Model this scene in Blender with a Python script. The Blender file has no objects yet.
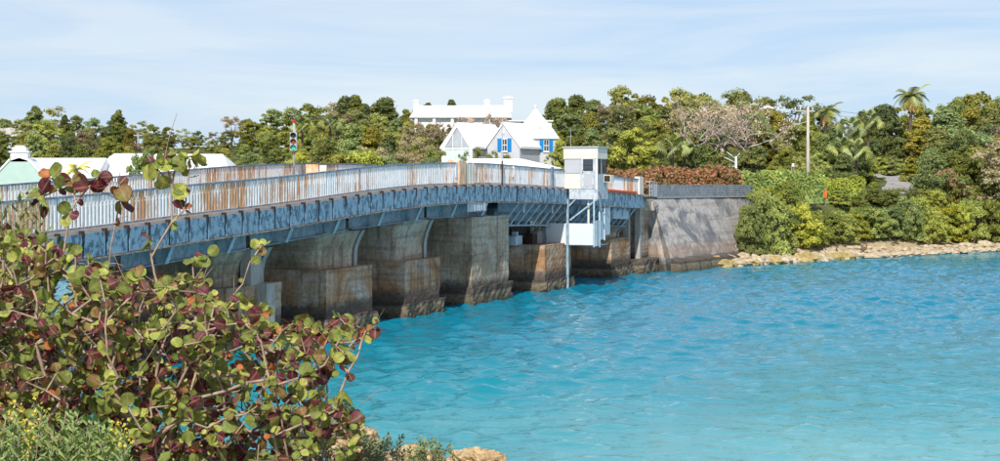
import bpy, math, random
import numpy as np
from mathutils import Vector, Matrix

# ------------------------------------------------------------------ camera, world, sun
S = bpy.context.scene
COL = S.collection
F, HX, HY, CH = 1500.0, 500.0, 177.0, 6.8        # focal length (px of a 1000 px wide picture), principal column, horizon row, eye height
cam = bpy.data.cameras.new('camera'); camo = bpy.data.objects.new('camera', cam); COL.objects.link(camo)
camo.location = (0, 0, CH); camo.rotation_euler = (math.radians(90), 0, 0)
cam.sensor_width = 36; cam.lens = 36 * F / 1000; cam.shift_y = -(230.5 - HY) / 1000
cam.clip_start = 0.1; cam.clip_end = 9000
S.camera = camo

SUN_AZ = Vector((-0.19, -1.0, 0)).normalized(); SUN_EL = math.radians(43)
world = bpy.data.worlds.new('World'); S.world = world; world.use_nodes = True
nt = world.node_tree; nt.nodes.clear()
def wn(t, **k):
    n = nt.nodes.new(t)
    for a, b in k.items(): setattr(n, a, b)
    return n
sky = wn('ShaderNodeTexSky', sky_type='NISHITA', sun_disc=False)
sky.sun_elevation = SUN_EL; sky.sun_rotation = math.atan2(SUN_AZ.x, SUN_AZ.y)
sky.air_density = 1.0; sky.dust_density = 0.3; sky.ozone_density = 4.0
bg = wn('ShaderNodeBackground'); bg.inputs[1].default_value = 0.109
wo = wn('ShaderNodeOutputWorld')
tc = wn('ShaderNodeTexCoord'); mp = wn('ShaderNodeMapping'); mp.inputs['Scale'].default_value = (2.0, 2.0, 19); mp.inputs['Rotation'].default_value = (0.0, 0.09, 0.0)
nz = wn('ShaderNodeTexNoise'); nz.inputs['Scale'].default_value = 1.6; nz.inputs['Detail'].default_value = 7; nz.inputs['Roughness'].default_value = 0.58; nz.inputs['Distortion'].default_value = 0.5
cr = wn('ShaderNodeValToRGB'); cr.color_ramp.elements[0].position = 0.38; cr.color_ramp.elements[1].position = 0.62
cr.color_ramp.elements[0].color = (3.75, 4.95, 6.65, 1); cr.color_ramp.elements[1].color = (5.35, 5.9, 6.65, 1)
mx = wn('ShaderNodeMix', data_type='RGBA'); mx.inputs[0].default_value = 0.78
nt.links.new(tc.outputs['Generated'], mp.inputs[0]); nt.links.new(mp.outputs[0], nz.inputs['Vector'])
nt.links.new(nz.outputs[0], cr.inputs[0]); nt.links.new(cr.outputs[0], mx.inputs[7]); nt.links.new(sky.outputs[0], mx.inputs[6])
nt.links.new(mx.outputs[2], bg.inputs[0]); nt.links.new(bg.outputs[0], wo.inputs[0])

sun = bpy.data.lights.new('sun', 'SUN'); suno = bpy.data.objects.new('sun', sun); COL.objects.link(suno)
sun.energy = 4.7; sun.angle = math.radians(0.53); sun.color = (1.0, 0.94, 0.86)
sdir = Vector((SUN_AZ.x * math.cos(SUN_EL), SUN_AZ.y * math.cos(SUN_EL), math.sin(SUN_EL)))
suno.rotation_euler = sdir.to_track_quat('Z', 'Y').to_euler(); suno.location = (-20, -40, 60)
S.view_settings.view_transform = 'Standard'; S.view_settings.look = 'None'
S.view_settings.exposure = 0.32; S.view_settings.gamma = 1.0; S.view_settings.use_curve_mapping = False

# ------------------------------------------------------------------ helpers
rng = random.Random(7); nr = np.random.default_rng(7)
def at(x, y, Y):                                # a spot of the photograph at a known distance -> place in the world
    return Vector(((x - HX) / F * Y, Y, CH - (y - HY) / F * Y))
def px_of(X, Y): return HX + F * X / Y

class MB:
    def __init__(s): s.v = []; s.f = []; s.m = []
    def add(s, vs, fs, m=0):
        b = len(s.v); s.v += [tuple(p) for p in vs]
        for f in fs: s.f.append(tuple(i + b for i in f)); s.m.append(m)
    def box8(s, p, m=0):                        # p: bottom 4 ccw, top 4 ccw
        s.add(p, [(3, 2, 1, 0), (4, 5, 6, 7), (0, 1, 5, 4), (1, 2, 6, 5), (2, 3, 7, 6), (3, 0, 4, 7)], m); return s
    def box(s, c, d, rz=0, m=0, taper=1.0):
        ca, sa = math.cos(rz), math.sin(rz); hx, hy, hz = d[0] / 2, d[1] / 2, d[2] / 2
        p = []
        for z, t in ((-hz, 1), (hz, taper)):
            for x, y in ((-hx, -hy), (hx, -hy), (hx, hy), (-hx, hy)):
                p.append((c[0] + (x * ca - y * sa) * t, c[1] + (x * sa + y * ca) * t, c[2] + z))
        return s.box8(p, m)
    def tube(s, pts, rad, n=6, m=0, cap=True):
        pts = [Vector(p) for p in pts]; N = len(pts)
        if not hasattr(rad, '__len__'): rad = [rad] * N
        rings = []; prev = None
        for i, p in enumerate(pts):
            t = (pts[min(i + 1, N - 1)] - pts[max(i - 1, 0)])
            if t.length < 1e-9: t = Vector((0, 0, 1))
            t.normalize()
            a = prev if prev is not None else (Vector((1, 0, 0)) if abs(t.x) < 0.9 else Vector((0, 1, 0)))
            a = a - t * a.dot(t)
            if a.length < 1e-6: a = t.orthogonal()
            a.normalize(); prev = a; b = t.cross(a)
            rings.append([p + (a * math.cos(2 * math.pi * k / n) + b * math.sin(2 * math.pi * k / n)) * rad[i] for k in range(n)])
        vs = [q for r in rings for q in r]; fs = []
        for i in range(N - 1):
            for k in range(n):
                fs.append((i * n + k, i * n + (k + 1) % n, (i + 1) * n + (k + 1) % n, (i + 1) * n + k))
        if cap: fs.append(tuple(range(n))[::-1]); fs.append(tuple((N - 1) * n + k for k in range(n)))
        s.add(vs, fs, m); return s
    def prism(s, poly, d, m=0):                 # poly: list of 3d points, d: extrusion vector
        n = len(poly); d = Vector(d); a = [Vector(p) for p in poly]; b = [p + d for p in a]
        s.add(a + b, [tuple(range(n))[::-1], tuple(range(n, 2 * n))] + [(i, (i + 1) % n, n + (i + 1) % n, n + i) for i in range(n)], m); return s
    def mesh(s, name, mats, off=(0, 0, 0), smooth=False):
        me = bpy.data.meshes.new(name)
        me.from_pydata([(v[0] - off[0], v[1] - off[1], v[2] - off[2]) for v in s.v], [], s.f)
        if not isinstance(mats, (list, tuple)): mats = [mats]
        for k in mats: me.materials.append(k)
        if len(mats) > 1: me.polygons.foreach_set('material_index', s.m)
        if smooth: me.polygons.foreach_set('use_smooth', [True] * len(s.f))
        me.update(); return me

def root_of(o):
    while o.parent: o = o.parent
    return o
def part(name, mb, mats, parent, smooth=False, kind=None, label=None):
    r = root_of(parent)
    o = bpy.data.objects.new(name, mb.mesh(name, mats, r.location, smooth)); COL.objects.link(o); o.parent = parent
    if kind: o['kind'] = kind
    if label: o['label'] = label
    return o
def inst(name, me, parent, loc, rot=(0, 0, 0), sc=(1, 1, 1)):
    o = bpy.data.objects.new(name, me); COL.objects.link(o)
    if parent:
        o.parent = parent; l = root_of(parent).location; loc = (loc[0] - l.x, loc[1] - l.y, loc[2] - l.z)
    o.location = loc; o.rotation_euler = rot; o.scale = sc
    return o
def thing(name, label, cat, loc, group=None):
    o = bpy.data.objects.new(name, None); COL.objects.link(o); o.location = loc; o.empty_display_size = 0.3
    o['label'] = label; o['category'] = cat
    if group: o['group'] = group
    return o
def single(name, mb, mats, label, cat, group=None, smooth=False, kind=None):
    a = np.array(mb.v); lo, hi = a.min(0), a.max(0); off = ((lo[0] + hi[0]) / 2, (lo[1] + hi[1]) / 2, lo[2])
    o = bpy.data.objects.new(name, mb.mesh(name, mats, off, smooth)); COL.objects.link(o); o.location = off
    if kind: o['kind'] = kind
    if label: o['label'] = label
    if cat: o['category'] = cat
    if group: o['group'] = group
    return o

# ------------------------------------------------------------------ materials
class NT:
    def __init__(s, name):
        s.m = bpy.data.materials.new(name); s.m.use_nodes = True; s.t = s.m.node_tree
        s.b = s.t.nodes['Principled BSDF']; s.out = s.t.nodes['Material Output']
    def n(s, t, ins=None, **k):
        n = s.t.nodes.new(t)
        for a, b in k.items(): setattr(n, a, b)
        for a, b in (ins or {}).items(): s.set(n.inputs[a], b)
        return n
    def set(s, sock, v):
        if hasattr(v, 'is_output'): s.t.links.new(v, sock)
        elif isinstance(v, bpy.types.Node): s.t.links.new(v.outputs[0], sock)
        else: sock.default_value = (tuple(v) + (1,) if sock.type == 'RGBA' and len(v) == 3 else v)
    def pos(s): return s.n('ShaderNodeNewGeometry').outputs['Position']
    def objc(s): return s.n('ShaderNodeTexCoord').outputs['Object']
    def map(s, v, sc=(1, 1, 1), rot=(0, 0, 0), loc=(0, 0, 0)): return s.n('ShaderNodeMapping', {0: v, 1: loc, 2: rot, 3: sc}).outputs[0]
    def noise(s, v, sc=1, det=4, ro=0.55, dist=0): return s.n('ShaderNodeTexNoise', {'Vector': v, 'Scale': sc, 'Detail': det, 'Roughness': ro, 'Distortion': dist}).outputs[0]
    def ramp(s, f, stops, mode='LINEAR'):
        r = s.n('ShaderNodeValToRGB', {0: f}); e = r.color_ramp; e.interpolation = mode
        while len(e.elements) > 1: e.elements.remove(e.elements[-1])
        for i, (p, c) in enumerate(stops):
            el = e.elements[0] if i == 0 else e.elements.new(p)
            el.position = p; c = (c, c, c) if not hasattr(c, '__len__') else c; el.color = tuple(c) + (1,)
        return r.outputs[0]
    def mix(s, f, a, b, mode='MIX'): return s.n('ShaderNodeMix', {'Factor': f, 'A': a, 'B': b}, data_type='RGBA', blend_type=mode).outputs['Result'] if False else s._mix(f, a, b, mode)
    def _mix(s, f, a, b, mode):
        n = s.t.nodes.new('ShaderNodeMix'); n.data_type = 'RGBA'; n.blend_type = mode
        s.set(n.inputs[0], f); s.set(n.inputs[6], a); s.set(n.inputs[7], b); return n.outputs[2]
    def math(s, op, a, b=0.0): 
        n = s.t.nodes.new('ShaderNodeMath'); n.operation = op; s.set(n.inputs[0], a); s.set(n.inputs[1], b); return n.outputs[0]
    def sep(s, v): return s.n('ShaderNodeSeparateXYZ', {0: v}).outputs
    def bump(s, h, st=0.3, d=0.02, norm=None):
        b = s.n('ShaderNodeBump', {'Height': h, 'Strength': st, 'Distance': d})
        if norm is not None: s.set(b.inputs['Normal'], norm)
        return b.outputs[0]
    def done(s, col=None, rough=0.7, spec=0.3, bump=None, metal=0):
        if col is not None: s.set(s.b.inputs['Base Color'], col)
        s.set(s.b.inputs['Roughness'], rough); s.b.inputs['Specular IOR Level'].default_value = spec; s.b.inputs['Metallic'].default_value = metal
        if bump is not None: s.set(s.b.inputs['Normal'], bump)
        return s.m

def simple(name, c1, c2=None, sc=3, rough=0.7, bump=0.2, bd=0.01, spec=0.3, stretch=(1, 1, 1), metal=0):
    k = NT(name); c2 = c2 or tuple(x * 0.75 for x in c1)
    n = k.noise(k.map(k.pos(), stretch), sc, 6, 0.6)
    return k.done(k.ramp(n, [(0.3, c2), (0.68, c1)]), rough, spec, k.bump(n, bump, bd), metal)

# colours with wear, measured in world space
def m_slats():
    k = NT('weathered_white_slats'); p = k.pos()
    sec = k.noise(k.map(p, (0.34, 0.34, 0.02)), 1.0, 2, 0.5)
    st = k.noise(k.map(p, (5.2, 5.2, 0.55)), 1.0, 5, 0.7)
    fine = k.noise(k.map(p, (9, 9, 3)), 2.0, 4, 0.7)
    f = k.math('ADD', k.math('MULTIPLY', sec, 0.80), k.math('MULTIPLY', st, 1.0))
    fac = k.ramp(f, [(0.89, 0.0), (0.98, 0.5), (1.12, 0.95)])
    white = k.ramp(fine, [(0.3, (0.62, 0.63, 0.65)), (0.60, (0.86, 0.86, 0.85))])
    rust = k.ramp(fine, [(0.3, (0.40, 0.15, 0.045)), (0.7, (0.66, 0.38, 0.18))])
    return k.done(k.mix(fac, white, rust), 0.75, 0.25, k.bump(fine, 0.2, 0.01))
def m_blue(name, dark, light, rustc=(0.10, 0.045, 0.025), amount=0.60):
    k = NT(name); p = k.pos()
    pe = k.noise(k.map(p, (1.5, 1.5, 0.9)), 2.6, 7, 0.72, 0.4)
    fi = k.noise(p, 14, 4, 0.7)
    base = k.mix(k.ramp(pe, [(0.45, 0.0), (0.51, 1.0)]), dark, light)
    base = k.mix(k.ramp(fi, [(0.35, 0.25), (0.6, 0.0)]), base, (0.03, 0.04, 0.05))
    r = k.noise(k.map(p, (2, 2, 1)), 1.9, 7, 0.75)
    base = k.mix(k.ramp(r, [(amount, 0.0), (amount + 0.04, 0.9)]), base, rustc)
    return k.done(base, 0.55, 0.35, k.bump(pe, 0.25, 0.01))
def m_pier(name, tones, seed=0):
    tones = [tuple(min(.6, x * 1.65) for x in t) for t in tones]
    k = NT(name); p = k.pos(); pm = k.map(p, (1, 1, 1), (0, 0, 0), (seed * 7.3, seed * 3.1, 0))
    big = k.noise(pm, 0.55, 6, 0.65, 0.6); st = k.noise(k.map(pm, (3.2, 3.2, 0.22)), 1.0, 6, 0.72); fine = k.noise(pm, 6, 6, 0.7)
    a = k.ramp(big, [(0.28, tones[0]), (0.45, tones[1]), (0.6, tones[2]), (0.75, tones[3])])
    a = k.mix(k.ramp(st, [(0.36, 0.6), (0.48, 0.0)]), a, (0.09, 0.07, 0.055))
    a = k.mix(k.ramp(st, [(0.60, 0.0), (0.74, 0.45)]), a, (0.55, 0.53, 0.49))
    a = k.mix(k.ramp(fine, [(0.3, 0.5), (0.55, 0.0)]), a, (0.06, 0.045, 0.035))
    # shuttering board courses
    z = k.sep(p)[2]; band = k.noise(k.map(p, (0.15, 0.15, 2.6)), 2.0, 2, 0.4)
    a = k.mix(k.ramp(band, [(0.38, 0.28), (0.47, 0.0)]), a, (0.08, 0.065, 0.05))
    # tide marks: shellfish up to 0.6 m, black weed film above
    zz = k.math('ADD', z, k.math('MULTIPLY', k.math('SUBTRACT', fine, 0.5), 0.5)); zz = k.math('MULTIPLY', zz, 0.25)
    tide = k.ramp(zz, [(0.0, 1), (0.15, 1), (0.17, 0.92), (0.27, 0.85), (0.36, 0.0)])
    tcol = k.ramp(zz, [(0.0, (0.06, 0.06, 0.045)), (0.05, (0.14, 0.115, 0.075)), (0.13, (0.20, 0.165, 0.115)), (0.16, (0.055, 0.05, 0.047)), (0.26, (0.09, 0.078, 0.07))])
    a = k.mix(tide, a, k.mix(k.ramp(fine, [(0.35, 0.6), (0.6, 0)]), tcol, (0.03, 0.028, 0.022)))
    return k.done(a, 0.9, 0.15, k.bump(k.math('ADD', fine, band), 0.6, 0.04))
def m_wing():
    k = NT('stained_wing_wall_concrete'); p = k.pos()
    big = k.noise(k.map(p, (1, 1, 1.2)), 0.36, 6, 0.62, 0.8); fine = k.noise(p, 5, 6, 0.7); st = k.noise(k.map(p, (2.4, 2.4, 0.2)), 1, 5, 0.7)
    a = k.ramp(fine, [(0.3, (0.22, 0.21, 0.20)), (0.65, (0.40, 0.38, 0.36))])
    a = k.mix(k.ramp(big, [(0.45, 0.0), (0.56, 0.85)]), a, (0.105, 0.115, 0.135))
    a = k.mix(k.ramp(st, [(0.38, 0.5), (0.5, 0)]), a, (0.09, 0.085, 0.08))
    band = k.noise(k.map(p, (0.1, 0.1, 2.0)), 2.0, 2, 0.4)
    a = k.mix(k.ramp(band, [(0.36, 0.3), (0.46, 0.0)]), a, (0.12, 0.10, 0.09))
    z = k.math('MULTIPLY', k.math('ADD', k.sep(p)[2], k.math('MULTIPLY', fine, 0.8)), 0.25)
    a = k.mix(k.ramp(z, [(0.20, 0.9), (0.38, 0.0)]), a, (0.05, 0.045, 0.04))
    a = k.mix(k.ramp(z, [(0.33, 0), (0.42, 0.45), (0.62, 0)]), a, (0.32, 0.19, 0.10))
    return k.done(a, 0.9, 0.15, k.bump(k.math('ADD', fine, band), 0.5, 0.04))
FG = 2.35
def m_leaf(name, c_dark, c_light, trans=0.38, var=0.35, rough=0.6, big=0.7):
    k = NT(name); oi = k.n('ShaderNodeObjectInfo')
    p = k.pos(); n = k.noise(p, big, 3, 0.6); n2 = k.noise(p, 7.0, 2, 0.6)
    f = k.math('ADD', k.math('MULTIPLY', n, 0.6), k.math('MULTIPLY', n2, 0.4))
    c = k.ramp(f, [(0.36, tuple(x * FG for x in c_dark)), (0.64, tuple(x * FG for x in c_light))])
    hs = k.n('ShaderNodeHueSaturation', {'Color': c})
    k.set(hs.inputs['Hue'], k.math('ADD', k.math('MULTIPLY', k.math('SUBTRACT', oi.outputs['Random'], 0.5), 0.05), 0.497))
    k.set(hs.inputs['Saturation'], k.math('ADD', k.math('MULTIPLY', oi.outputs['Random'], -0.3), 1.05))
    k.set(hs.inputs['Value'], k.math('ADD', k.math('MULTIPLY', k.math('FRACT', k.math('MULTIPLY', oi.outputs['Random'], 7.31)), var * 2), 1 - var))
    k.set(k.b.inputs['Base Color'], hs.outputs[0]); k.b.inputs['Roughness'].default_value = rough; k.b.inputs['Specular IOR Level'].default_value = 0.25
    tr = k.n('ShaderNodeBsdfTranslucent', {'Color': hs.outputs[0]})
    ms = k.n('ShaderNodeMixShader', {0: trans, 1: k.b.outputs[0], 2: tr.outputs[0]})
    k.t.links.new(ms.outputs[0], k.out.inputs[0]); return k.m
def m_grape(name, c1, c2, alt, trans=0.3):
    k = NT(name); at_ = k.n('ShaderNodeAttribute', attribute_name='mid'); fac = at_.outputs['Fac']
    n = k.noise(k.pos(), 22, 4, 0.65)
    c = k.ramp(n, [(0.35, c1), (0.66, c2)])
    bl = k.noise(k.pos(), 13, 3, 0.6); c = k.mix(k.ramp(bl, [(0.50, 0.0), (0.60, 0.75)]), c, alt)
    c = k.mix(k.ramp(fac, [(0.0, 0.45), (0.3, 0.0)]), c, tuple(x * 0.5 for x in c1))
    c = k.mix(k.ramp(fac, [(0.86, 0.0), (0.97, 0.55)]), c, (0.36, 0.22, 0.12))
    k.set(k.b.inputs['Base Color'], c); k.b.inputs['Roughness'].default_value = 0.5; k.b.inputs['Specular IOR Level'].default_value = 0.2
    tr = k.n('ShaderNodeBsdfTranslucent', {'Color': c})
    ms = k.n('ShaderNodeMixShader', {0: trans, 1: k.b.outputs[0], 2: tr.outputs[0]})
    k.t.links.new(ms.outputs[0], k.out.inputs[0]); return k.m
def m_water():
    k = NT('turquoise_sea'); p = k.pos(); x, y, z = k.sep(p)
    w = k.noise(k.map(p, (0.05, 0.05, 1)), 1.0, 4, 0.6)
    yy = k.math('ADD', y, k.math('MULTIPLY', k.math('SUBTRACT', w, 0.5), 26)); yy = k.math('ADD', yy, k.math('MULTIPLY', x, -0.16))
    f = k.math('MULTIPLY', k.math('SUBTRACT', yy, 26), 1 / 120)
    c = k.ramp(f, [(0.0, (0.32, 0.38, 0.32)), (0.05, (0.10, 0.32, 0.335)), (0.15, (0.006, 0.215, 0.265)), (0.30, (0.0003, 0.178, 0.262)), (0.6, (0.0003, 0.165, 0.27)), (0.85, (0.0008, 0.195, 0.275)), (1.0, (0.008, 0.235, 0.26))])
    r1 = k.noise(k.map(p, (1.0, 1.25, 1), (0, 0, 0.12)), 1.1, 4, 0.5, 0.4)
    r2 = k.noise(k.map(p, (1.0, 1.6, 1), (0, 0, -0.3)), 5.5, 3, 0.6, 0.2)
    b = k.bump(k.math('ADD', k.math('MULTIPLY', r1, 0.75), k.math('MULTIPLY', r2, 0.12)), 1.0, 0.15)
    # light scattered back by the water body does not follow the ripples; the mirror of the sky does
    up_ = k.n('ShaderNodeCombineXYZ', {2: 1.0})
    body = k.n('ShaderNodeBsdfDiffuse', {'Color': c, 'Normal': up_.outputs[0]})
    gl = k.n('ShaderNodeBsdfGlossy', {'Roughness': 0.04, 'Normal': b}); gl.inputs['Color'].default_value = (1, 1, 1, 1)
    fr = k.n('ShaderNodeFresnel', {'IOR': 1.33, 'Normal': b})
    ms = k.n('ShaderNodeMixShader', {0: k.math('MINIMUM', fr.outputs[0], 0.66), 1: body.outputs[0], 2: gl.outputs[0]})
    k.t.links.new(ms.outputs[0], k.out.inputs[0]); k.t.nodes.remove(k.b); return k.m
def m_ground():
    k = NT('hillside_earth_and_grass'); p = k.pos(); n = k.noise(p, 0.35, 6, 0.65); f = k.noise(p, 3, 5, 0.7)
    c = k.ramp(n, [(0.35, (0.045, 0.065, 0.02)), (0.55, (0.08, 0.10, 0.03)), (0.7, (0.14, 0.12, 0.06))])
    z = k.math('MULTIPLY', k.sep(p)[2], 0.25)
    c = k.mix(k.ramp(z, [(0.24, 1.0), (0.34, 0.0)]), c, k.ramp(f, [(0.3, (0.20, 0.15, 0.08)), (0.6, (0.42, 0.33, 0.20))]))
    c = k.mix(k.ramp(k.math('ADD', k.sep(p)[2], 0.6), [(0.0, 1.0), (0.4, 0.0)]), c, (0.10, 0.30, 0.31))  # water colour painted on ground below sea level, for downward ripple reflections
    return k.done(c, 0.95, 0.1, k.bump(f, 0.6, 0.1))
def m_rock(name, a, b, c):
    k = NT(name); p = k.pos(); n = k.noise(p, 3.0, 7, 0.7); f = k.noise(p, 14, 6, 0.7)
    col = k.ramp(n, [(0.3, a), (0.5, b), (0.7, c)]); col = k.mix(k.ramp(f, [(0.32, 0.8), (0.52, 0)]), col, tuple(x * 0.3 for x in a)); col = k.mix(k.ramp(k.math('ADD', k.sep(p)[2], 1.2), [(0.0, 1.0), (0.5, 0.0)]), col, (0.10, 0.30, 0.31))  # last mix: water tint painted on submerged rock, keeps brown out of ripple reflections
    return k.done(col, 0.95, 0.1, k.bump(k.math('ADD', f, n), 0.8, 0.05))

M = {}
M['slat'] = m_slats()
M['rail_blue'] = m_blue('blue_grey_rail_paint', (0.13, 0.18, 0.25), (0.22, 0.29, 0.36), amount=0.60)
M['fascia'] = m_blue('peeling_blue_fascia_paint', (0.055, 0.12, 0.18), (0.20, 0.34, 0.45), amount=0.64)
M['girder'] = m_blue('blue_grey_girder_paint', (0.18, 0.26, 0.32), (0.30, 0.39, 0.45), amount=0.66)
M['stiff'] = m_blue('pale_blue_steel', (0.34, 0.45, 0.54), (0.48, 0.58, 0.65), amount=0.68)
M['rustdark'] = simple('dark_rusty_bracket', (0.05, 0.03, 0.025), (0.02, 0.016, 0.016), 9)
M['rustedge'] = simple('flaking_rust_edge', (0.40, 0.33, 0.28), (0.07, 0.035, 0.02), 5, bump=0.5)
M['kerb'] = simple('pale_pink_kerb', (0.52, 0.42, 0.36), (0.40, 0.31, 0.26), 4)
M['asphalt'] = simple('asphalt', (0.06, 0.06, 0.062), (0.04, 0.04, 0.042), 8)
M['road'] = simple('pale_worn_asphalt', (0.30, 0.29, 0.28), (0.22, 0.21, 0.20), 1.5)
T1 = ((0.06, 0.042, 0.03), (0.16, 0.105, 0.065), (0.22, 0.17, 0.12), (0.30, 0.29, 0.27))
T2 = ((0.09, 0.06, 0.04), (0.25, 0.135, 0.065), (0.28, 0.22, 0.17), (0.38, 0.38, 0.38))
T3 = ((0.12, 0.09, 0.062), (0.25, 0.195, 0.14), (0.31, 0.27, 0.215), (0.36, 0.345, 0.32))
M['pier_up'] = m_pier('pier_upper_concrete', T3, 1); M['pier_low'] = m_pier('pier_lower_concrete', T2, 2); M['pier_big'] = m_pier('pier_wall_concrete', T3, 3); M['pier_foot'] = m_pier('pier_footing_concrete', T1, 4)
M['pale_conc'] = simple('pale_concrete_post', (0.40, 0.39, 0.37), (0.25, 0.24, 0.22), 4, stretch=(2, 2, 0.5), bump=0.3)
M['wing'] = m_wing()
def m_blocks():
    k = NT('blue_grey_block_parapet'); p = k.pos()
    v = k.map(p, (1, 1, 1), (0, 0, 0))
    n = k.noise(p, 2.5, 5, 0.7)
    c = k.ramp(n, [(0.3, (0.13, 0.15, 0.17)), (0.7, (0.28, 0.31, 0.34))])
    return k.done(c, 0.9, 0.2, k.bump(n, 0.5, 0.03))
M['blocks'] = m_blocks()
M['mortar'] = simple('dark_mortar', (0.10, 0.11, 0.12), (0.07, 0.075, 0.08), 6)
M['cream'] = simple('cream_paint', (0.70, 0.66, 0.55), (0.60, 0.56, 0.46), 2.2, 0.5, 0.05)
M['greyp'] = simple('pale_grey_panel', (0.42, 0.43, 0.45), (0.38, 0.39, 0.41), 2, 0.5, 0.05)
M['doorp'] = m_blue('peeling_pale_door_paint', (0.34, 0.39, 0.45), (0.52, 0.56, 0.60), (0.30, 0.20, 0.13), 0.66)
M['booth_side'] = m_blue('shade_tinted_panel', (0.36, 0.47, 0.53), (0.44, 0.54, 0.60), (0.3, 0.22, 0.15), 0.7)  # bluish shade of the side faces painted into the panel colour, plus rust
M['white'] = simple('white_limewash', (0.80, 0.80, 0.80), (0.66, 0.66, 0.67), 0.9, 0.8, 0.15, 0.02, stretch=(1, 1, 2))
M['whitepanel'] = simple('white_steel_panel', (0.60, 0.64, 0.68), (0.54, 0.58, 0.62), 1.3, 0.5, 0.05)
M['wall_grey'] = simple('pale_grey_render', (0.50, 0.51, 0.545), (0.45, 0.46, 0.495), 1.5, 0.9, 0.2)
M['mint'] = simple('pale_mint_render', (0.38, 0.50, 0.45), (0.34, 0.46, 0.41), 1.5, 0.9, 0.2)
M['bluesh'] = simple('bright_blue_shutter', (0.012, 0.20, 0.52), (0.01, 0.16, 0.44), 6, 0.4, 0.1)
def m_glass(name, c):
    k = NT(name); n = k.noise(k.pos(), 1.3, 2); return k.done(k.ramp(n, [(0.3, c), (0.7, tuple(x * 1.4 for x in c))]), 0.06, 0.6)
M['glass'] = m_glass('dark_window_glass', (0.03, 0.04, 0.05))
M['glass_green'] = m_glass('pale_green_glass', (0.46, 0.56, 0.54)); M['glass_grey'] = m_glass('grey_gable_glass', (0.30, 0.33, 0.36))
M['orange'] = simple('orange_plastic', (0.75, 0.13, 0.03), (0.62, 0.10, 0.025), 5, 0.5, 0.1)
M['orange_rust'] = simple('orange_and_white_barrier_paint', (0.72, 0.62, 0.48), (0.62, 0.20, 0.03), 2.6, 0.6, 0.2, stretch=(2, 2, 0.8))
M['red'] = simple('red_lens', (0.6, 0.02, 0.02), (0.5, 0.02, 0.02), 4, 0.3)
M['amber'] = simple('dull_amber_lens', (0.25, 0.07, 0.02), (0.2, 0.05, 0.02), 4, 0.3)
M['dark'] = simple('black_housing', (0.03, 0.03, 0.035), (0.02, 0.02, 0.022), 6, 0.5)
def m_emit(name, c, s):
    k = NT(name); n = k.noise(k.pos(), 8, 2); k.set(k.b.inputs['Emission Color'], k.ramp(n, [(0.3, tuple(x * 0.9 for x in c)), (0.7, c)])); k.b.inputs['Emission Strength'].default_value = s
    return k.done(c, 0.4)
M['greenlamp'] = m_emit('green_signal_lens', (0.05, 0.40, 0.28), 0.2)
M['galv'] = simple('galvanised_steel', (0.48, 0.50, 0.52), (0.36, 0.38, 0.40), 4, 0.45, 0.1, metal=0.3)
M['polewood'] = simple('weathered_pole_timber', (0.46, 0.42, 0.36), (0.32, 0.29, 0.25), 3, stretch=(3, 3, 0.4), bump=0.3)
M['bark'] = simple('brown_bark', (0.16, 0.11, 0.075), (0.07, 0.05, 0.035), 5, bump=0.6, bd=0.03, stretch=(1, 1, 0.4))
M['palebark'] = simple('bleached_dead_wood', (0.50, 0.42, 0.37), (0.28, 0.22, 0.185), 3, bump=0.4, stretch=(1, 1, 0.5))
M['twig'] = simple('pinkish_tan_twig', (0.40, 0.30, 0.22), (0.19, 0.12, 0.09), 14, bump=0.4, bd=0.004)
M['ground'] = m_ground()
M['rock'] = m_rock('ochre_limestone', (0.30, 0.20, 0.10), (0.52, 0.38, 0.21), (0.66, 0.53, 0.34))
M['shorerock'] = m_rock('shore_limestone', (0.28, 0.21, 0.13), (0.46, 0.37, 0.25), (0.62, 0.55, 0.45))
M['weedrock'] = m_rock('weedy_shore_ledge', (0.22, 0.17, 0.05), (0.38, 0.29, 0.12), (0.52, 0.42, 0.25))
M['palerock'] = m_rock('pale_hill_rock', (0.34, 0.31, 0.28), (0.46, 0.43, 0.40), (0.52, 0.48, 0.44))
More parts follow.
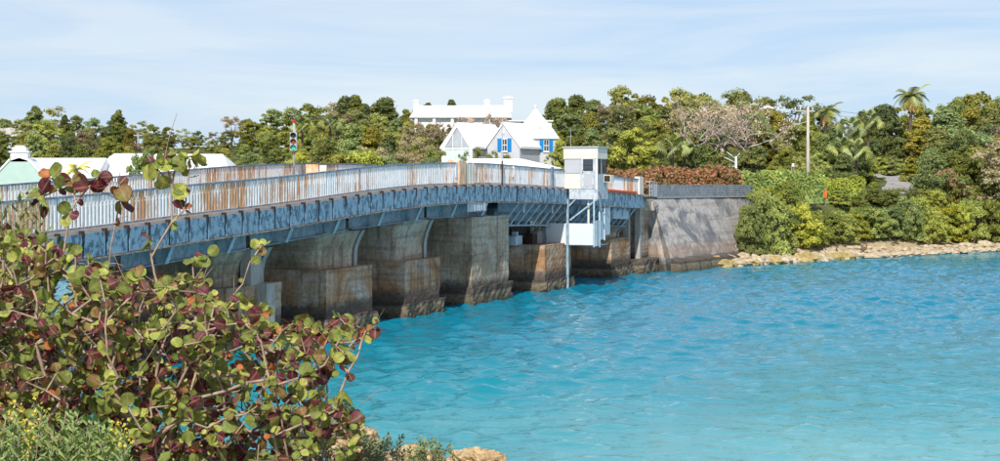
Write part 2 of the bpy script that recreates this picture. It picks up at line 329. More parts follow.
L = {
 'olive': m_leaf('olive_green_foliage', (0.055, 0.066, 0.010), (0.20, 0.19, 0.032)),
 'mid': m_leaf('mid_green_foliage', (0.045, 0.066, 0.013), (0.15, 0.17, 0.034)),
 'dark': m_leaf('dark_evergreen_foliage', (0.034, 0.048, 0.010), (0.12, 0.135, 0.026)),
 'bright': m_leaf('yellow_green_foliage', (0.07, 0.10, 0.014), (0.24, 0.25, 0.045)),
 'brown': m_leaf('russet_brown_foliage', (0.08, 0.06, 0.025), (0.22, 0.16, 0.075)),
 'shore': m_leaf('shore_scrub_foliage', (0.075, 0.098, 0.011), (0.25, 0.26, 0.034)),
 'palm': m_leaf('palm_green_foliage', (0.055, 0.07, 0.014), (0.16, 0.175, 0.045), 0.2),
 'palmy': m_leaf('yellowing_palm_foliage', (0.20, 0.18, 0.03), (0.38, 0.36, 0.06), 0.25),
 'dryf': m_leaf('dry_orange_palm_skirt', (0.30, 0.15, 0.03), (0.50, 0.27, 0.06), 0.2),
 'redhedge': m_leaf('red_bronze_hedge_foliage', (0.05, 0.055, 0.014), (0.21, 0.08, 0.03), 0.25, 0.05, big=1.6),
 'greenhedge': m_leaf('clipped_green_hedge_foliage', (0.05, 0.085, 0.014), (0.19, 0.23, 0.04), 0.2, 0.1),
 'near': m_leaf('grey_green_narrow_leaf', (0.04, 0.065, 0.024), (0.12, 0.16, 0.06), 0.25, 0.15, big=9),
 'gold': m_leaf('yellow_goldenrod_flower', (0.22, 0.20, 0.02), (0.36, 0.32, 0.03), 0.3, 0.1, big=9),
 'goldleaf': m_leaf('goldenrod_leaf', (0.045, 0.08, 0.018), (0.13, 0.18, 0.04), 0.25, 0.1, big=9),
 'dry': m_leaf('dry_twiggy_leaf', (0.16, 0.11, 0.075), (0.30, 0.22, 0.15), 0.1),
}
GR = [m_grape('sea_grape_leaf_green', (0.12, 0.165, 0.03), (0.24, 0.30, 0.06), (0.14, 0.14, 0.035)),
      m_grape('sea_grape_leaf_yellow_green', (0.28, 0.31, 0.045), (0.50, 0.50, 0.13), (0.18, 0.26, 0.05)),
      m_grape('sea_grape_leaf_maroon', (0.065, 0.013, 0.018), (0.17, 0.035, 0.045), (0.12, 0.07, 0.03)),
      m_grape('sea_grape_leaf_purple', (0.08, 0.018, 0.03), (0.20, 0.05, 0.065), (0.12, 0.09, 0.035)),
      m_grape('sea_grape_leaf_orange_red', (0.34, 0.06, 0.02), (0.52, 0.17, 0.05), (0.36, 0.24, 0.05)),
      m_grape('sea_grape_leaf_bronze', (0.14, 0.08, 0.025), (0.28, 0.17, 0.06), (0.20, 0.22, 0.05))]
GW = [40, 23, 19, 13, 3, 14]

# ------------------------------------------------------------------ terrain and sea
SHX = [-400, -160, -80, -40, -20, 4, 11.0, 12.5, 15.3, 17, 19, 22, 29.4, 46, 70, 120, 400]
SHY = [170, 150, 128, 121, 118, 114, 113.5, 113, 114, 113.9, 115.6, 118.4, 125.6, 138.5, 150, 160, 200]
def hill_z(X, Y):
    X = np.asarray(X, float); Y = np.asarray(Y, float); d = Y - np.interp(X, SHX, SHY)
    z = np.interp(d, [-60, -10, -2.5, 0, 2, 5, 12, 22, 40, 75, 110, 220, 700], [-9, -3, -0.7, 0.0, 0.35, 0.7, 2.6, 4.6, 6.2, 9.6, 11.2, 11.0, 4.0])
    bench = np.interp(d, [1.5, 5.5, 9.5, 30], [0.3, 1.5, 4.5, 5.6]); bw = np.interp(X, [12, 18, 37, 46], [0, 1, 1, 0]); z = np.where(d > 1.5, np.maximum(z, z + (bench - z) * bw), z)
    w = 0.28 * np.sin(X * 0.31 + Y * 0.17) + 0.2 * np.sin(X * 0.77 - Y * 0.41) + 0.1 * np.sin(X * 1.9 + Y * 1.3)
    return z + w * np.clip((d - 1) / 8, 0.0, 1)
def grid_obj(name, xs, ys, zf, mat, kind='structure', smooth=True, extra=None):
    XX, YY = np.meshgrid(xs, ys); ZZ = zf(XX, YY); nx, ny = len(xs), len(ys)
    v = np.stack([XX, YY, ZZ], -1).reshape(-1, 3); i = np.arange(nx * ny).reshape(ny, nx)
    f = np.stack([i[:-1, :-1], i[:-1, 1:], i[1:, 1:], i[1:, :-1]], -1).reshape(-1, 4)
    if extra is not None:
        ev, ef = extra; f = np.concatenate([f, np.array(ef) + len(v)]); v = np.concatenate([v, np.array(ev, float)])
    me = bpy.data.meshes.new(name); me.vertices.add(len(v)); me.vertices.foreach_set('co', v.ravel())
    me.loops.add(f.size); me.loops.foreach_set('vertex_index', f.ravel()); me.polygons.add(len(f))
    me.polygons.foreach_set('loop_start', np.arange(0, f.size, 4)); me.polygons.foreach_set('loop_total', np.full(len(f), 4))
    me.polygons.foreach_set('use_smooth', np.full(len(f), smooth)); me.materials.append(mat); me.update(calc_edges=True); me.validate()
    o = bpy.data.objects.new(name, me); COL.objects.link(o); o['kind'] = kind; return o
xs = np.concatenate([np.linspace(-500, -90, 30), np.arange(-88, 110, 1.6), np.linspace(112, 520, 30)])
ys = np.concatenate([np.arange(90, 260, 1.6), np.linspace(264, 900, 40)])
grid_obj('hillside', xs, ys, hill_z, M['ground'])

EX = [-60, -30, -14, -10, -6, -2, 0.2, 0.9, 2.5, 6, 20, 60]; EY = [60, 54, 47, 30, 23, 19.5, 18.2, 16.5, 12, 8, 2, -4]
def bank_z(X, Y):
    d = Y - np.interp(X, EX, EY)
    z = np.interp(d, [-25, -8, -3, -0.8, 0.3, 1.6, 6, 25], [5.2, 4.1, 3.35, 3.15, 2.4, 0.4, -1.6, -5])
    return z + 0.09 * np.sin(X * 2.3 + Y * 1.1) * np.clip(-d, 0, 1) + 0.05 * np.sin(X * 5.1 - Y * 4.0)
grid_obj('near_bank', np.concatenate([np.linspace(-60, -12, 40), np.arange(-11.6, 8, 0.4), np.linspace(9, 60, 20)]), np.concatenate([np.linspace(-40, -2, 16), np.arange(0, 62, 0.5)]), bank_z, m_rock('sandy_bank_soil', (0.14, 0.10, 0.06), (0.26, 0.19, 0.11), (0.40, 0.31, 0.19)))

def wave_field():
    r = np.random.default_rng(3); comps = []
    for i in range(80):
        lam = 0.6 * (2.3 / 0.6) ** r.random(); a = math.radians(-92 + r.normal(0, 48)); k = 2 * math.pi / lam
        comps.append((k * math.cos(a), k * math.sin(a), r.random() * 6.28, 0.0053 * lam ** 0.95))
    def zf(X, Y):
        Z = np.zeros_like(X)
        for kx, ky, ph, am in comps: Z += am * np.sin(kx * X + ky * Y + ph)
        g = 0.85 + 0.45 * np.sin(X * 0.11 + 0.6 * np.sin(Y * 0.07)) * np.sin(Y * 0.09 + X * 0.03) + 0.2 * np.sin(X * 0.31 - Y * 0.22)
        near = np.clip((Y - 22) / 22, 0.3, 1) * np.clip(1.15 - np.exp((Y - 128) / 12), 0.3, 1)
        Z = Z + 2.2 * Z * Z
        return Z * np.clip(g, 0.45, 1.35) * near
    return zf
wx = np.arange(-40, 64, 0.2); wy = [19.0]
while wy[-1] < 150: wy.append(wy[-1] + 0.12 + (wy[-1] - 19) * 0.0018)
x0, x1, y0, y1 = wx[0], wx[-1], wy[0], wy[-1]; Bg = 6000
ev = [(-Bg, -Bg, 0), (Bg, -Bg, 0), (Bg, y0, 0), (-Bg, y0, 0), (-Bg, y1, 0), (Bg, y1, 0), (Bg, Bg, 0), (-Bg, Bg, 0), (x0, y0, 0), (x0, y1, 0), (x1, y0, 0), (x1, y1, 0)]
ef = [(0, 1, 2, 3), (4, 5, 6, 7), (3, 8, 9, 4), (10, 2, 5, 11)]
grid_obj('sea_water', wx, np.array(wy), wave_field(), m_water(), extra=(ev, ef))

# ------------------------------------------------------------------ the bridge line
BD = Vector((0.3714, 0.9285, 0)); BN = Vector((0.9285, -0.3714, 0)); B0 = Vector((-10, 57, 0)); BROT = math.atan2(BD.y, BD.x)
_s = np.linspace(-25, 62, 400)
_z = np.interp(57 + 0.9285 * _s, [34, 40, 49.7, 53.5, 60, 64, 68.3, 74.5, 80, 88, 100, 107, 115], [4.5, 4.75, 5.17, 5.40, 5.70, 5.96, 6.22, 6.42, 6.44, 6.24, 5.78, 5.53, 5.4])
_zs = np.convolve(np.pad(_z, 12, mode='edge'), np.ones(25) / 25, 'valid')
def dz(s): return float(np.interp(s, _s, _zs))
def bp(s, o, z): v = B0 + BD * s + BN * o; return (v.x, v.y, dz(s) + z)
def ba(s, o, z): v = B0 + BD * s + BN * o; return (v.x, v.y, z)
def bbox(mb, s0, s1, o0, o1, z0, z1, m=0):      # box that follows the deck
    return mb.box8([bp(s0, o1, z0), bp(s1, o1, z0), bp(s1, o0, z0), bp(s0, o0, z0), bp(s0, o1, z1), bp(s1, o1, z1), bp(s1, o0, z1), bp(s0, o0, z1)], m)
def abox(mb, s0, s1, o0, o1, z0, z1, m=0):      # box with level top and bottom
    return mb.box8([ba(s0, o1, z0), ba(s1, o1, z0), ba(s1, o0, z0), ba(s0, o0, z0), ba(s0, o1, z1), ba(s1, o1, z1), ba(s1, o0, z1), ba(s0, o0, z1)], m)
def strip(mb, s0, s1, o0, o1, z0, z1, step=1.2, m=0):
    n = max(1, int(round((s1 - s0) / step))); e = np.linspace(s0, s1, n + 1); vs = []; fs = []
    for s in e: vs += [bp(s, o1, z0), bp(s, o0, z0), bp(s, o0, z1), bp(s, o1, z1)]
    for i in range(n):
        a = 4 * i
        for k in range(4): fs.append((a + k, a + 4 + k, a + 4 + (k + 1) % 4, a + (k + 1) % 4))
    fs.append((0, 1, 2, 3)); fs.append((4 * n + 3, 4 * n + 2, 4 * n + 1, 4 * n)); mb.add(vs, fs, m); return mb
RH = 1.10
slat_mb = MB(); w = 0.068; pts = [(-w, -0.012), (-0.03, -0.022), (0.03, -0.022), (w, -0.012), (w, 0.006), (-w, 0.006)]
slat_mb.prism([(a, b, 0) for a, b in pts], (0, 0, 0.98)); SLAT = slat_mb.mesh('slat', M['slat'])

def build_span(root, s0, s1, joints, near_ind, far_ind, cantilever=False):
    part('deck_slab', strip(MB(), s0, s1, -8.05, 0.10, -0.26, 0.0), M['kerb'], root)
    part('road_surface', strip(MB(), s0, s1, -7.2, -0.9, 0.004, 0.03), M['asphalt'], root)
    for o, ind, side in ((0.0, near_ind, 'near'), (-8.0, far_ind, 'far')):
        ra = part('railing', strip(MB(), s0, s1, o - 0.035, o + 0.035, 0.02, 0.07), M['rail_blue'], root)
        part('top_rail', strip(MB(), s0, s1, o - 0.05, o + 0.055, RH - 0.05, RH + 0.02), M['rail_blue'], ra)
        st = MB(); s = s0 + 0.1; i = 0
        while s < s1:
            q = bp(s, o, 0.08); tilt = rng.uniform(-0.012, 0.012)
            if ind[0] <= s <= ind[1] and not any(abs(s - g) < 0.9 for g in (22.2,) if o == 0):
                inst('slat', SLAT, ra, q, (0, tilt, BROT + rng.uniform(-0.05, 0.05)), (1, 1, rng.uniform(0.985, 1.0)))
            elif not (o == 0 and abs(s - 22.2) < 0.9):
                bbox(st, s - w, s + w, o - 0.01, o + 0.02, 0.08, 1.05)
            s += 0.195; i += 1
        if st.v: part('slat_row', st, M['slat'], ra, kind='stuff')
        s = s0 + 0.3
        while s < s1:
            if o < 0 or abs(s - 22.2) > 1.2: part('post', bbox(MB(), s - 0.045, s + 0.045, o - 0.10, o - 0.02, 0.0, RH - 0.02), M['rail_blue'], ra)
            s += 3.6
    # fascia panels on the water side, brackets between them, flaking angle along the bottom edge
    P = 1.2; n = int((s1 - s0) / P)
    for i in range(n):
        a = s0 + i * P; j = rng.uniform(-0.015, 0.015)
        g = MB(); t0, t1 = -0.12, -0.92 + j
        poly = [(a + 0.06, t1), (a + P - 0.06, t1), (a + P - 0.06, t0 - 0.20), (a + P - 0.12, t0), (a + 0.12, t0), (a + 0.06, t0 - 0.20)]
        g.prism([bp(s_, 0.20, z_) for s_, z_ in poly], BN * 0.055); part('fascia_panel', g, M['fascia'], root)
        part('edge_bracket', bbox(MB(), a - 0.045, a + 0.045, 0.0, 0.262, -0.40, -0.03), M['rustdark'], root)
    far = MB(); strip(far, s0, s1, -8.28, -8.2, -0.92, -0.15); part('far_fascia', far, M['fascia'], root)
    strip_m = MB(); strip(strip_m, s0, s1, 0.12, 0.30, -0.985, -0.935); part('bottom_angle', strip_m, M['rustedge'], root)
    strip_b = MB(); strip(strip_b, s0, s1, 0.10, 0.17, -0.94, -0.262); part('fascia_backing', strip_b, M['fascia'], root)

# approach spans
ap = thing('road_bridge', 'long blue steel approach bridge with rusty white slatted railing, carried on concrete piers', 'bridge', ba(6, -4, 0.0))
build_span(ap, -18.0, 28.8, [], (-14.5, 28.8), (-4, 7.5))
js = [-18, -6.2, 2.28, 10.7, 19.1, 27.2]
for a, b in zip(js[:-1], js[1:]):
    for o in (-0.9, -4, -7.1):
        g = MB(); a_, b_ = a + 0.16, b - 0.16
        za = [dz(a_) - 0.262, dz(b_) - 0.262]; zb = [dz(a_) - 1.66, dz(b_) - 1.66]
        def q(s, oo, z): v = ba(s, oo, z); return v
        g.box8([q(a_, o + .012, zb[0]), q(b_, o + .012, zb[1]), q(b_, o - .012, zb[1]), q(a_, o - .012, zb[0]), q(a_, o + .012, za[0]), q(b_, o + .012, za[1]), q(b_, o - .012, za[1]), q(a_, o - .012, za[0])])
        g.box8([q(a_, o + .16, zb[0] - .04), q(b_, o + .16, zb[1] - .04), q(b_, o - .16, zb[1] - .04), q(a_, o - .16, zb[0] - .04), q(a_, o + .16, zb[0]), q(b_, o + .16, zb[1]), q(b_, o - .16, zb[1]), q(a_, o - .16, zb[0])])
        gi = part('girder', g, M['girder'], ap)
        if o > -1:
            for s in (a_ + 2.0, a_ + 6.1):
                if s < b_ - .3:
                    t = dz(s); h = MB()
                    lo = zb[0] + (zb[1] - zb[0]) * (s - a_) / (b_ - a_)
                    h.box8([q(s - .11, -.40, lo), q(s + .11, -.40, lo), q(s + .11, -.43, lo), q(s - .11, -.43, lo), q(s - .11, -.08, t - .99), q(s + .11, -.08, t - .99), q(s + .11, -.11, t - .99), q(s - .11, -.11, t - .99)])
                    h.box8([q(s - .012, -.43, lo), q(s + .012, -.43, lo), q(s + .012, -.885, lo), q(s - .012, -.885, lo), q(s - .012, -.11, t - .99), q(s + .012, -.11, t - .99), q(s + .012, -.885, t - .99), q(s - .012, -.885, t - .99)])
                    part('stiffener', h, M['stiff'], gi)
# hanging name board scraps below the fascia at the gate
hb = part('hanging_board', bbox(MB(), 21.7, 24.2, 0.30, 0.33, -1.42, -1.0), M['girder'], ap)
for i, s in enumerate((22.6, 22.95, 23.25, 23.55, 23.9)):
    t = MB(); bbox(t, s - .05, s + .05, 0.332, 0.345, -1.40 + 0.03 * (i % 2), -1.10 + .1 * (i == 4)); part('white_strip', t, M['whitepanel'], hb)

# swing span
sw = thing('swing_span', 'movable blue steel swing span with knee braces, between large pier and far abutment', 'bridge', ba(42, -4, 0.0))
build_span(sw, 29.0, 54.4, [], (29, 54.4), (29, 29))
for o in (-1.0, -7.0):
    g = MB(); strip(g, 29.1, 54.2, o - 0.012, o + 0.012, -1.5, -0.262); strip(g, 29.1, 54.2, o - .18, o + .18, -2.32, -2.22); part('girder', g, M['girder'], sw)
s = 29.5
while s < 53.5:
    h = MB(); h.tube([bp(s, 0.08, -0.99), bp(s, -0.9, -2.2)], 0.075, 4); part('knee_brace', h, M['stiff'], sw)
    if int((s - 29.5) / 1.2 + .5) % 4 == 1:
        h = MB(); bbox(h, s - .10, s + .10, -.06, -.03, -1.55, -.99); part('stiffener', h, M['stiff'], sw)
    else:
        h = MB(); bbox(h, s - .03, s + .03, -1.06, -.98, -2.2, -1.0); part('web_post', h, M['girder'], sw)
    s += 1.2
g = MB(); bbox(g, 30, 53.8, -6.5, -1.6, -2.0, -1.3); part('floor_system', g, M['girder'], sw)
g = MB(); bbox(g, 47.8, 51.4, -0.5, -0.1, -1.75, -0.99); part('end_lifting_box', g, M['stiff'], sw)
bl = part('wide_post', bbox(MB(), 34.9, 35.2, 0.06, 0.16, -0.05, RH + 0.12), M['rail_blue'], sw)
g = MB(); n = 48
ring = lambda r, z: [Vector(ba(36.6, -4, 0)) + Vector((r * math.cos(2 * math.pi * k / n), r * math.sin(2 * math.pi * k / n), z)) for k in range(n)]
vs = ring(2.6, 2.76) + ring(2.6, 3.3) + ring(2.0, 3.3) + ring(2.0, 4.3)
g.add(vs, [(r * n + k, r * n + (k + 1) % n, (r + 1) * n + (k + 1) % n, (r + 1) * n + k) for r in range(3) for k in range(n)]); part('pivot_drum', g, M['dark'], sw)
for i, (s, o, ww, hh) in enumerate(((33.4, -1.6, 1.1, .55), (35.2, -1.2, .7, .4), (36.6, -1.4, 1.3, .75), (34.3, -2.2, .5, .9))):
    g = MB(); abox(g, s, s + ww, o - .5, o, 2.76, 2.76 + hh); g.box((ba(s + ww / 2, o - .25, 0)[0], ba(s + ww / 2, o - .25, 0)[1], 2.76 + hh + .12), (.3, .3, .24), BROT); part('gear_housing', g, [M['stiff'], M['rustdark'], M['pale_conc'], M['dark']][i], sw)
g = MB(); strip(g, 43.2, 52.6, -0.02, 0.16, 0.075, 0.20); part('orange_strip', g, M['orange'], sw)
ep = part('end_post', bbox(MB(), 53.3, 54.3, -0.25, 0.12, 0.0, 1.28), M['cream'], sw)
ec = part('end_balcony', bbox(MB(), 53.6, 56.2, -0.4, 0.6, -0.28, -0.14), M['dark'], sw)
g = MB()
for s in (54.4, 55.0, 55.6, 56.1): g.tube([bp(s, 0.55, -0.14), bp(s, 0.55, 0.95)], 0.03, 6)
g.tube([bp(54.4, 0.55, 0.95), bp(56.1, 0.55, 0.95)], 0.035, 6); g.tube([bp(56.1, 0.55, 0.95), bp(56.1, -0.3, 0.95)], 0.035, 6); part('balcony_rail', g, M['galv'], ec)

# ------------------------------------------------------------------ piers
def roundblock(mb, s0, s1, o0, o1, z0, z1, flare=0.0, nseg=8):
    """wall with a rounded nose at o1; the nose flares outward to the top"""
    rows = []
    N = 7
    for i in range(N):
        t = i / (N - 1); z = z0 + (z1 - z0) * t; fl = flare * (max(0, (t - 0.35) / 0.65)) ** 1.6
        r = 0.45; ring = [ba(s0, o0, z)]
        for k in range(nseg + 1):
            a = math.pi * k / nseg / 2; ring.append(ba(s0 + r - r * math.cos(a), o1 + fl - r + r * math.sin(a), z))
        for k in range(nseg + 1):
            a = math.pi * k / nseg / 2; ring.append(ba(s1 - r + r * math.sin(a), o1 + fl - r + r * math.cos(a), z))
        ring.append(ba(s1, o0, z)); rows.append(ring)
    n = len(rows[0]); vs = [p for r in rows for p in r]
    fs = [(i * n + k, i * n + (k + 1) % n, (i + 1) * n + (k + 1) % n, (i + 1) * n + k) for i in range(N - 1) for k in range(n)]
    fs.append(tuple((N - 1) * n + k for k in range(n))); mb.add(vs, fs)
def rough_block(mb, s0, s1, o0, o1, z0, z1, rough=0.05, ns=14, no=18, nzz=8, seed=0):
    """a block with eroded faces"""
    r = np.random.default_rng(seed)
    def face(P, nu, nv):
        vs = []; 
        for j in range(nv + 1):
            for i in range(nu + 1):
                vs.append(P(i / nu, j / nv))
        fs = [(j * (nu + 1) + i, j * (nu + 1) + i + 1, (j + 1) * (nu + 1) + i + 1, (j + 1) * (nu + 1) + i) for j in range(nv) for i in range(nu)]
        mb.add(vs, fs)
    def q(s, o, z):
        n = math.sin(s * 3.1 + z * 2.3 + seed) * math.sin(o * 2.7 - z * 3.9) + 0.6 * math.sin(s * 7.7 + o * 6.1 + z * 8.3 + seed)
        e = rough * n
        so = -1 if s < (s0 + s1) / 2 else 1
        return ba(s + e * (so if abs(s - (s0 + s1) / 2) > (s1 - s0) / 2 - 1e-4 else 0), o + e * (1 if o > o1 - 1e-4 else 0), z + (e * 0.5 if z > z1 - 1e-4 else 0))
    face(lambda u, v: q(s0, o0 + (o1 - o0) * u, z0 + (z1 - z0) * v), no, nzz)
    face(lambda u, v: q(s0 + (s1 - s0) * u, o1, z0 + (z1 - z0) * v), ns, nzz)
    face(lambda u, v: q(s1, o1 + (o0 - o1) * u, z0 + (z1 - z0) * v), no, nzz)
    face(lambda u, v: q(s0 + (s1 - s0) * u, o1 + (o0 - o1) * v, z1), ns, no)
    face(lambda u, v: q(s1 + (s0 - s1) * u, o0, z0 + (z1 - z0) * v), 2, 2)
def pier(label, s0, s1, low_o, up_o, low_top, up_top, seed):
    t = thing('bridge_pier', label, 'pier', ba((s0 + s1) / 2, -4, -1.0), 'concrete piers under the bridge')
    if low_top:
        g = MB(); rough_block(g, s0, s1, -7.6 - (low_o + .6), low_o, 0.62, low_top, 0.018, seed=seed); part('lower_block', g, M['pier_low'], t)
        g = MB(); rough_block(g, s0 - .12, s1 + .25, -7.9, low_o + .15, -1.0, 0.66, 0.075, seed=seed + 3); part('footing', g, M['pier_foot'], t)
        if up_top:
            g = MB(); roundblock(g, s0 + 0.15, s1 - 0.45, -7.2, up_o, low_top - 0.01, up_top, 0.42); part('upper_wall', g, M['pier_up'], t)
            g = MB(); roundblock(g, s1 - 0.95, s1 - 0.38, -0.8 + up_o, up_o + 0.09, low_top - 0.005, up_top - 0.01, 0.42, 3); part('nose_rib', g, M['pale_conc'], t)
    else:
        g = MB(); rough_block(g, s0, s1, -7.6, up_o, 0.9, up_top, 0.02, seed=seed); part('wall', g, M['pier_big'], t)
        g = MB(); rough_block(g, s0 - .1, s1 + .12, -7.8, up_o + .14, -1.0, 0.93, 0.06, seed=seed + 2); part('footing', g, M['pier_foot'], t)
    return t
p0 = pier('concrete bridge pier behind the sea grape, nearest the left bank, mostly hidden', 0.4, 4.6, -0.75, -1.35, 2.5, dz(2.5) - 1.72, 1)
g = MB(); abox(g, 2.7, 3.35, -0.74, -0.3, -1, 2.55); part('stub_post', g, M['pale_conc'], p0)
g = MB(); abox(g, 2.2, 3.0, -1.2, -0.72, 2.5, dz(2.5) - 1.75); part('bearing_post', g, M['pale_conc'], p0)
pier('rust stained stepped concrete pier just right of the sea grape bush', 8.1, 12.5, -0.55, -1.15, 2.77, dz(10.3) - 1.72, 5)
pier('stepped concrete pier with a dark hole, left of the plain tall pier', 16.0, 20.1, -0.55, -1.15, 2.75, dz(18) - 1.72, 9)
pier('tall plain pier with whitish streaks, where the approach spans end', 23.9, 29.25, 0.0, -0.40, None, dz(26.5) - 1.72, 13)
pier('low open pivot pier under the swing span with dark gap above', 33.9, 38.6, 0.05, 0, 2.76, None, 17)
pier('concrete pier in deep shade nearest the far abutment', 47.6, 51.9, -0.2, -0.9, 2.6, dz(50) - 2.34, 21)

# far abutment with battered wing wall and block parapet
ab = thing('abutment', 'stained grey concrete abutment and sloping wing wall beneath block parapet at far bank', 'abutment', (16, 116, 0))
T0 = Vector((11.2, 110.6, 5.30)); T1_ = Vector((20.8, 123.5, 5.22)); W0 = Vector((12.25, 107.6, 0.85)); W1 = Vector((20.5, 121.0, 0.85))
g = MB(); nu, nv = 24, 12; vs = []
for j in range(nv + 1):
    for i in range(nu + 1):
        u, v = i / nu, j / nv; p = (W0.lerp(W1, u)).lerp(T0.lerp(T1_, u), v); e = 0.02 * math.sin(u * 31 + v * 17) + .02 * math.sin(u * 57 - v * 29); vs.append(p + Vector((0.75, -0.65, 0)) * e)
g.add(vs, [(j * (nu + 1) + i, j * (nu + 1) + i + 1, (j + 1) * (nu + 1) + i + 1, (j + 1) * (nu + 1) + i) for j in range(nv) for i in range(nu)])
back = Vector((-4.5, 4.0, 0)); g.add([T0, T1_, T1_ + back, T0 + back], [(0, 1, 2, 3)])
part('wing_wall', g, M['wing'], ab, smooth=True)
al = (T1_ - T0).normalized(); out = Vector((al.y, -al.x, 0)).normalized()
g = MB(); g.add([W0, W0 - Vector((0, 0, 2)), Vector((10.2, 110.2, -1.1)), Vector((10.4, 110.8, 5.3)), T0], [(0, 1, 2, 3, 4)][::-1]); part('end_face', g, M['wing'], ab)
g = MB(); abox(g, 54.6, 60, -8.2, -0.2, -1.0, dz(55) - 0.30); part('bearing_wall', g, M['pier_up'], ab)
for s, o in ((53.0, -0.6), (54.2, -0.12)):
    g = MB(); abox(g, s, s + .38, o - .4, o, 0.9, dz(54) - 0.95); part('pilaster', g, M['pale_conc'], ab)
g = MB(); rough_block(g, 52.3, 58.2, -8, 0.75, -1, 0.95, 0.09, seed=31); part('footing', g, M['pier_foot'], ab)
g = MB()
for k in range(2):
    vs = []; N = 16
    for i in range(N + 1):
        p = W0.lerp(W1, i / N * 0.75); e = .12 * math.sin(i * 2.1) + .07 * math.sin(i * 5.3)
        q0 = p + out * (0.75 + e); vs += [Vector((q0.x + .2, q0.y - .1, -1)), Vector((q0.x, q0.y, 0.70 + .06 * math.sin(i * 3.3))), Vector((p.x, p.y, 0.95 + .05 * math.sin(i * 1.7)))]
    g.add(vs, [(3 * i + a, 3 * i + 3 + a, 3 * i + 4 + a, 3 * i + 1 + a) for i in range(N) for a in range(2)]); c_ = len(g.v); g.add([W0 + Vector((0, 0, 0)), W0 - Vector((0, 0, 1.85)), vs[0], vs[1], vs[2]], [(0, 1, 2, 3, 4)]); break
part('toe', g, M['pier_foot'], ab)
pr = MB(); pr.prism([T0 + Vector((0, 0, 0.0)), T1_, T1_ - out * .30, T0 - out * .30], (0, 0, 0.84)); pa = part('parapet', pr, M['mortar'], ab)
Lp = (T1_ - T0).length; rows = 6; bh = 0.84 / rows
bm_ = MB()
bm_.box((0, 0, 0), (0.575, 0.06, bh - 0.022)); BLK = bm_.mesh('block', M['blocks'])
pang = math.atan2(al.y, al.x)
for r in range(rows):
    k = 0; a = -0.29 * (r % 2) + .3
    while a < Lp - .25:
        c = T0 + al * a + out * (0.005 + rng.uniform(-.006, .012)) + Vector((0, 0, bh * (r + .5)))
        inst('block', BLK, pa, c, (0, 0, pang)); a += 0.6
g = MB(); c0 = T0 - out * .15; g.prism([c0 + out * .2 + Vector((0, 0, .84)), T1_ + out * .05 + Vector((0, 0, .84)), T1_ - out * .33 + Vector((0, 0, .84)), c0 - out * .2 + Vector((0, 0, .84))], (0, 0, 0.09)); part('coping', g, M['blocks'], pa)
g = MB(); g.prism([T0 + out * .03 - Vector((0, 0, .06)), T1_ + out * .03 - Vector((0, 0, .06)), T1_ + out * .14 - Vector((0, 0, .06)), T0 + out * .14 - Vector((0, 0, .06))], (0, 0, .06)); part('ledge', g, M['pale_conc'], ab)
# fill and road behind the parapet
g = MB(); g.box8([(1, 112, -1), (11, 111.5, -1), (20.3, 123.8, -1), (14, 134, -1), (1, 112, 5.22), (10.9, 111.4, 5.22), (20.4, 123.8, 5.2), (14, 134, 5.2)])
o = single('road_embankment', g, M['road'], None, None, kind='structure')

# ------------------------------------------------------------------ things on the bridge
bt = thing('control_booth', 'cream bridge tender booth with a pale peeling door, overhanging the swing span edge', 'booth', bp(38.4, 1.05, 0))
zb = dz(38.4); s0, s1_ = 37.5, 39.35
def bx(s0, s1, o0, o1, z0, z1): return abox(MB(), s0, s1, o0, o1, zb + z0, zb + z1)
part('wall', bx(s0, s1_, 0.02, 2.12, 0.0, 1.85), M['greyp'], bt)
part('roof_band', bx(s0 - .05, s1_ + .05, -0.03, 2.17, 1.85, 2.52), M['cream'], bt)
part('roof', bx(s0 - .12, s1_ + .12, -0.10, 2.24, 2.52, 2.60), M['greyp'], bt)
dr = part('door', bx(s0 - .04, s0, 1.12, 1.98, 0.03, 1.98), M['doorp'], bt)
part('window_frame', bx(s0 - .062, s0 - .04, 1.24, 1.86, 1.12, 1.82), M['dark'], dr)
part('pane', bx(s0 - .07, s0 - .062, 1.30, 1.80, 1.46, 1.77), M['glass'], dr); part('pane', bx(s0 - .07, s0 - .062, 1.30, 1.80, 1.17, 1.42), M['glass'], dr)
part('door_panel', bx(s0 - .055, s0 - .04, 1.30, 1.80, 0.15, 0.95), M['greyp'], dr)
part('handle', bx(s0 - .09, s0 - .04, 1.20, 1.24, 0.98, 1.06), M['dark'], dr)
part('grey_panel', bx(s0 - .03, s0, 0.10, 1.02, 0.98, 1.80), M['greyp'], bt)
lp = part('lower_panel', bx(s0 - .02, s0, 0.06, 1.06, 0.02, 0.92), M['cream'], bt)
for o in (0.22, 0.46, 0.70, 0.94): part('batten', bx(s0 - .05, s0 - .02, o - .04, o + .04, 0.04, 0.90), M['cream'], lp)
part('corner_strip', bx(s0 - .03, s0 + .06, 2.02, 2.15, 0.0, 1.84), M['cream'], bt)
part('side_panel', bx(s0 + .08, s1_, 2.12, 2.145, 0.0, 0.90), M['booth_side'], bt)
part('side_post', bx(s0 + .14, s0 + .62, 2.12, 2.15, 0.93, 1.83), M['dark'], bt)
sp = part('side_window', bx(s0 + .95, s1_ - .06, 2.12, 2.15, 0.95, 1.80), M['dark'], bt); part('pane', bx(s0 + 1.02, s1_ - .14, 2.15, 2.158, 1.02, 1.74), M['glass'], sp)
ac = part('air_conditioner', bx(s0 + 1.15, s1_ - .05, 2.16, 2.62, 0.42, 0.86), M['cream'], bt); part('grille', bx(s0 + 1.13, s0 + 1.15, 2.20, 2.58, 0.46, 0.82), M['rustdark'], ac)
part('floor_frame', bx(s0 - .10, s1_ + .1, 0.36, 2.2, -0.62, -0.005), M['doorp'], bt)
g = MB()
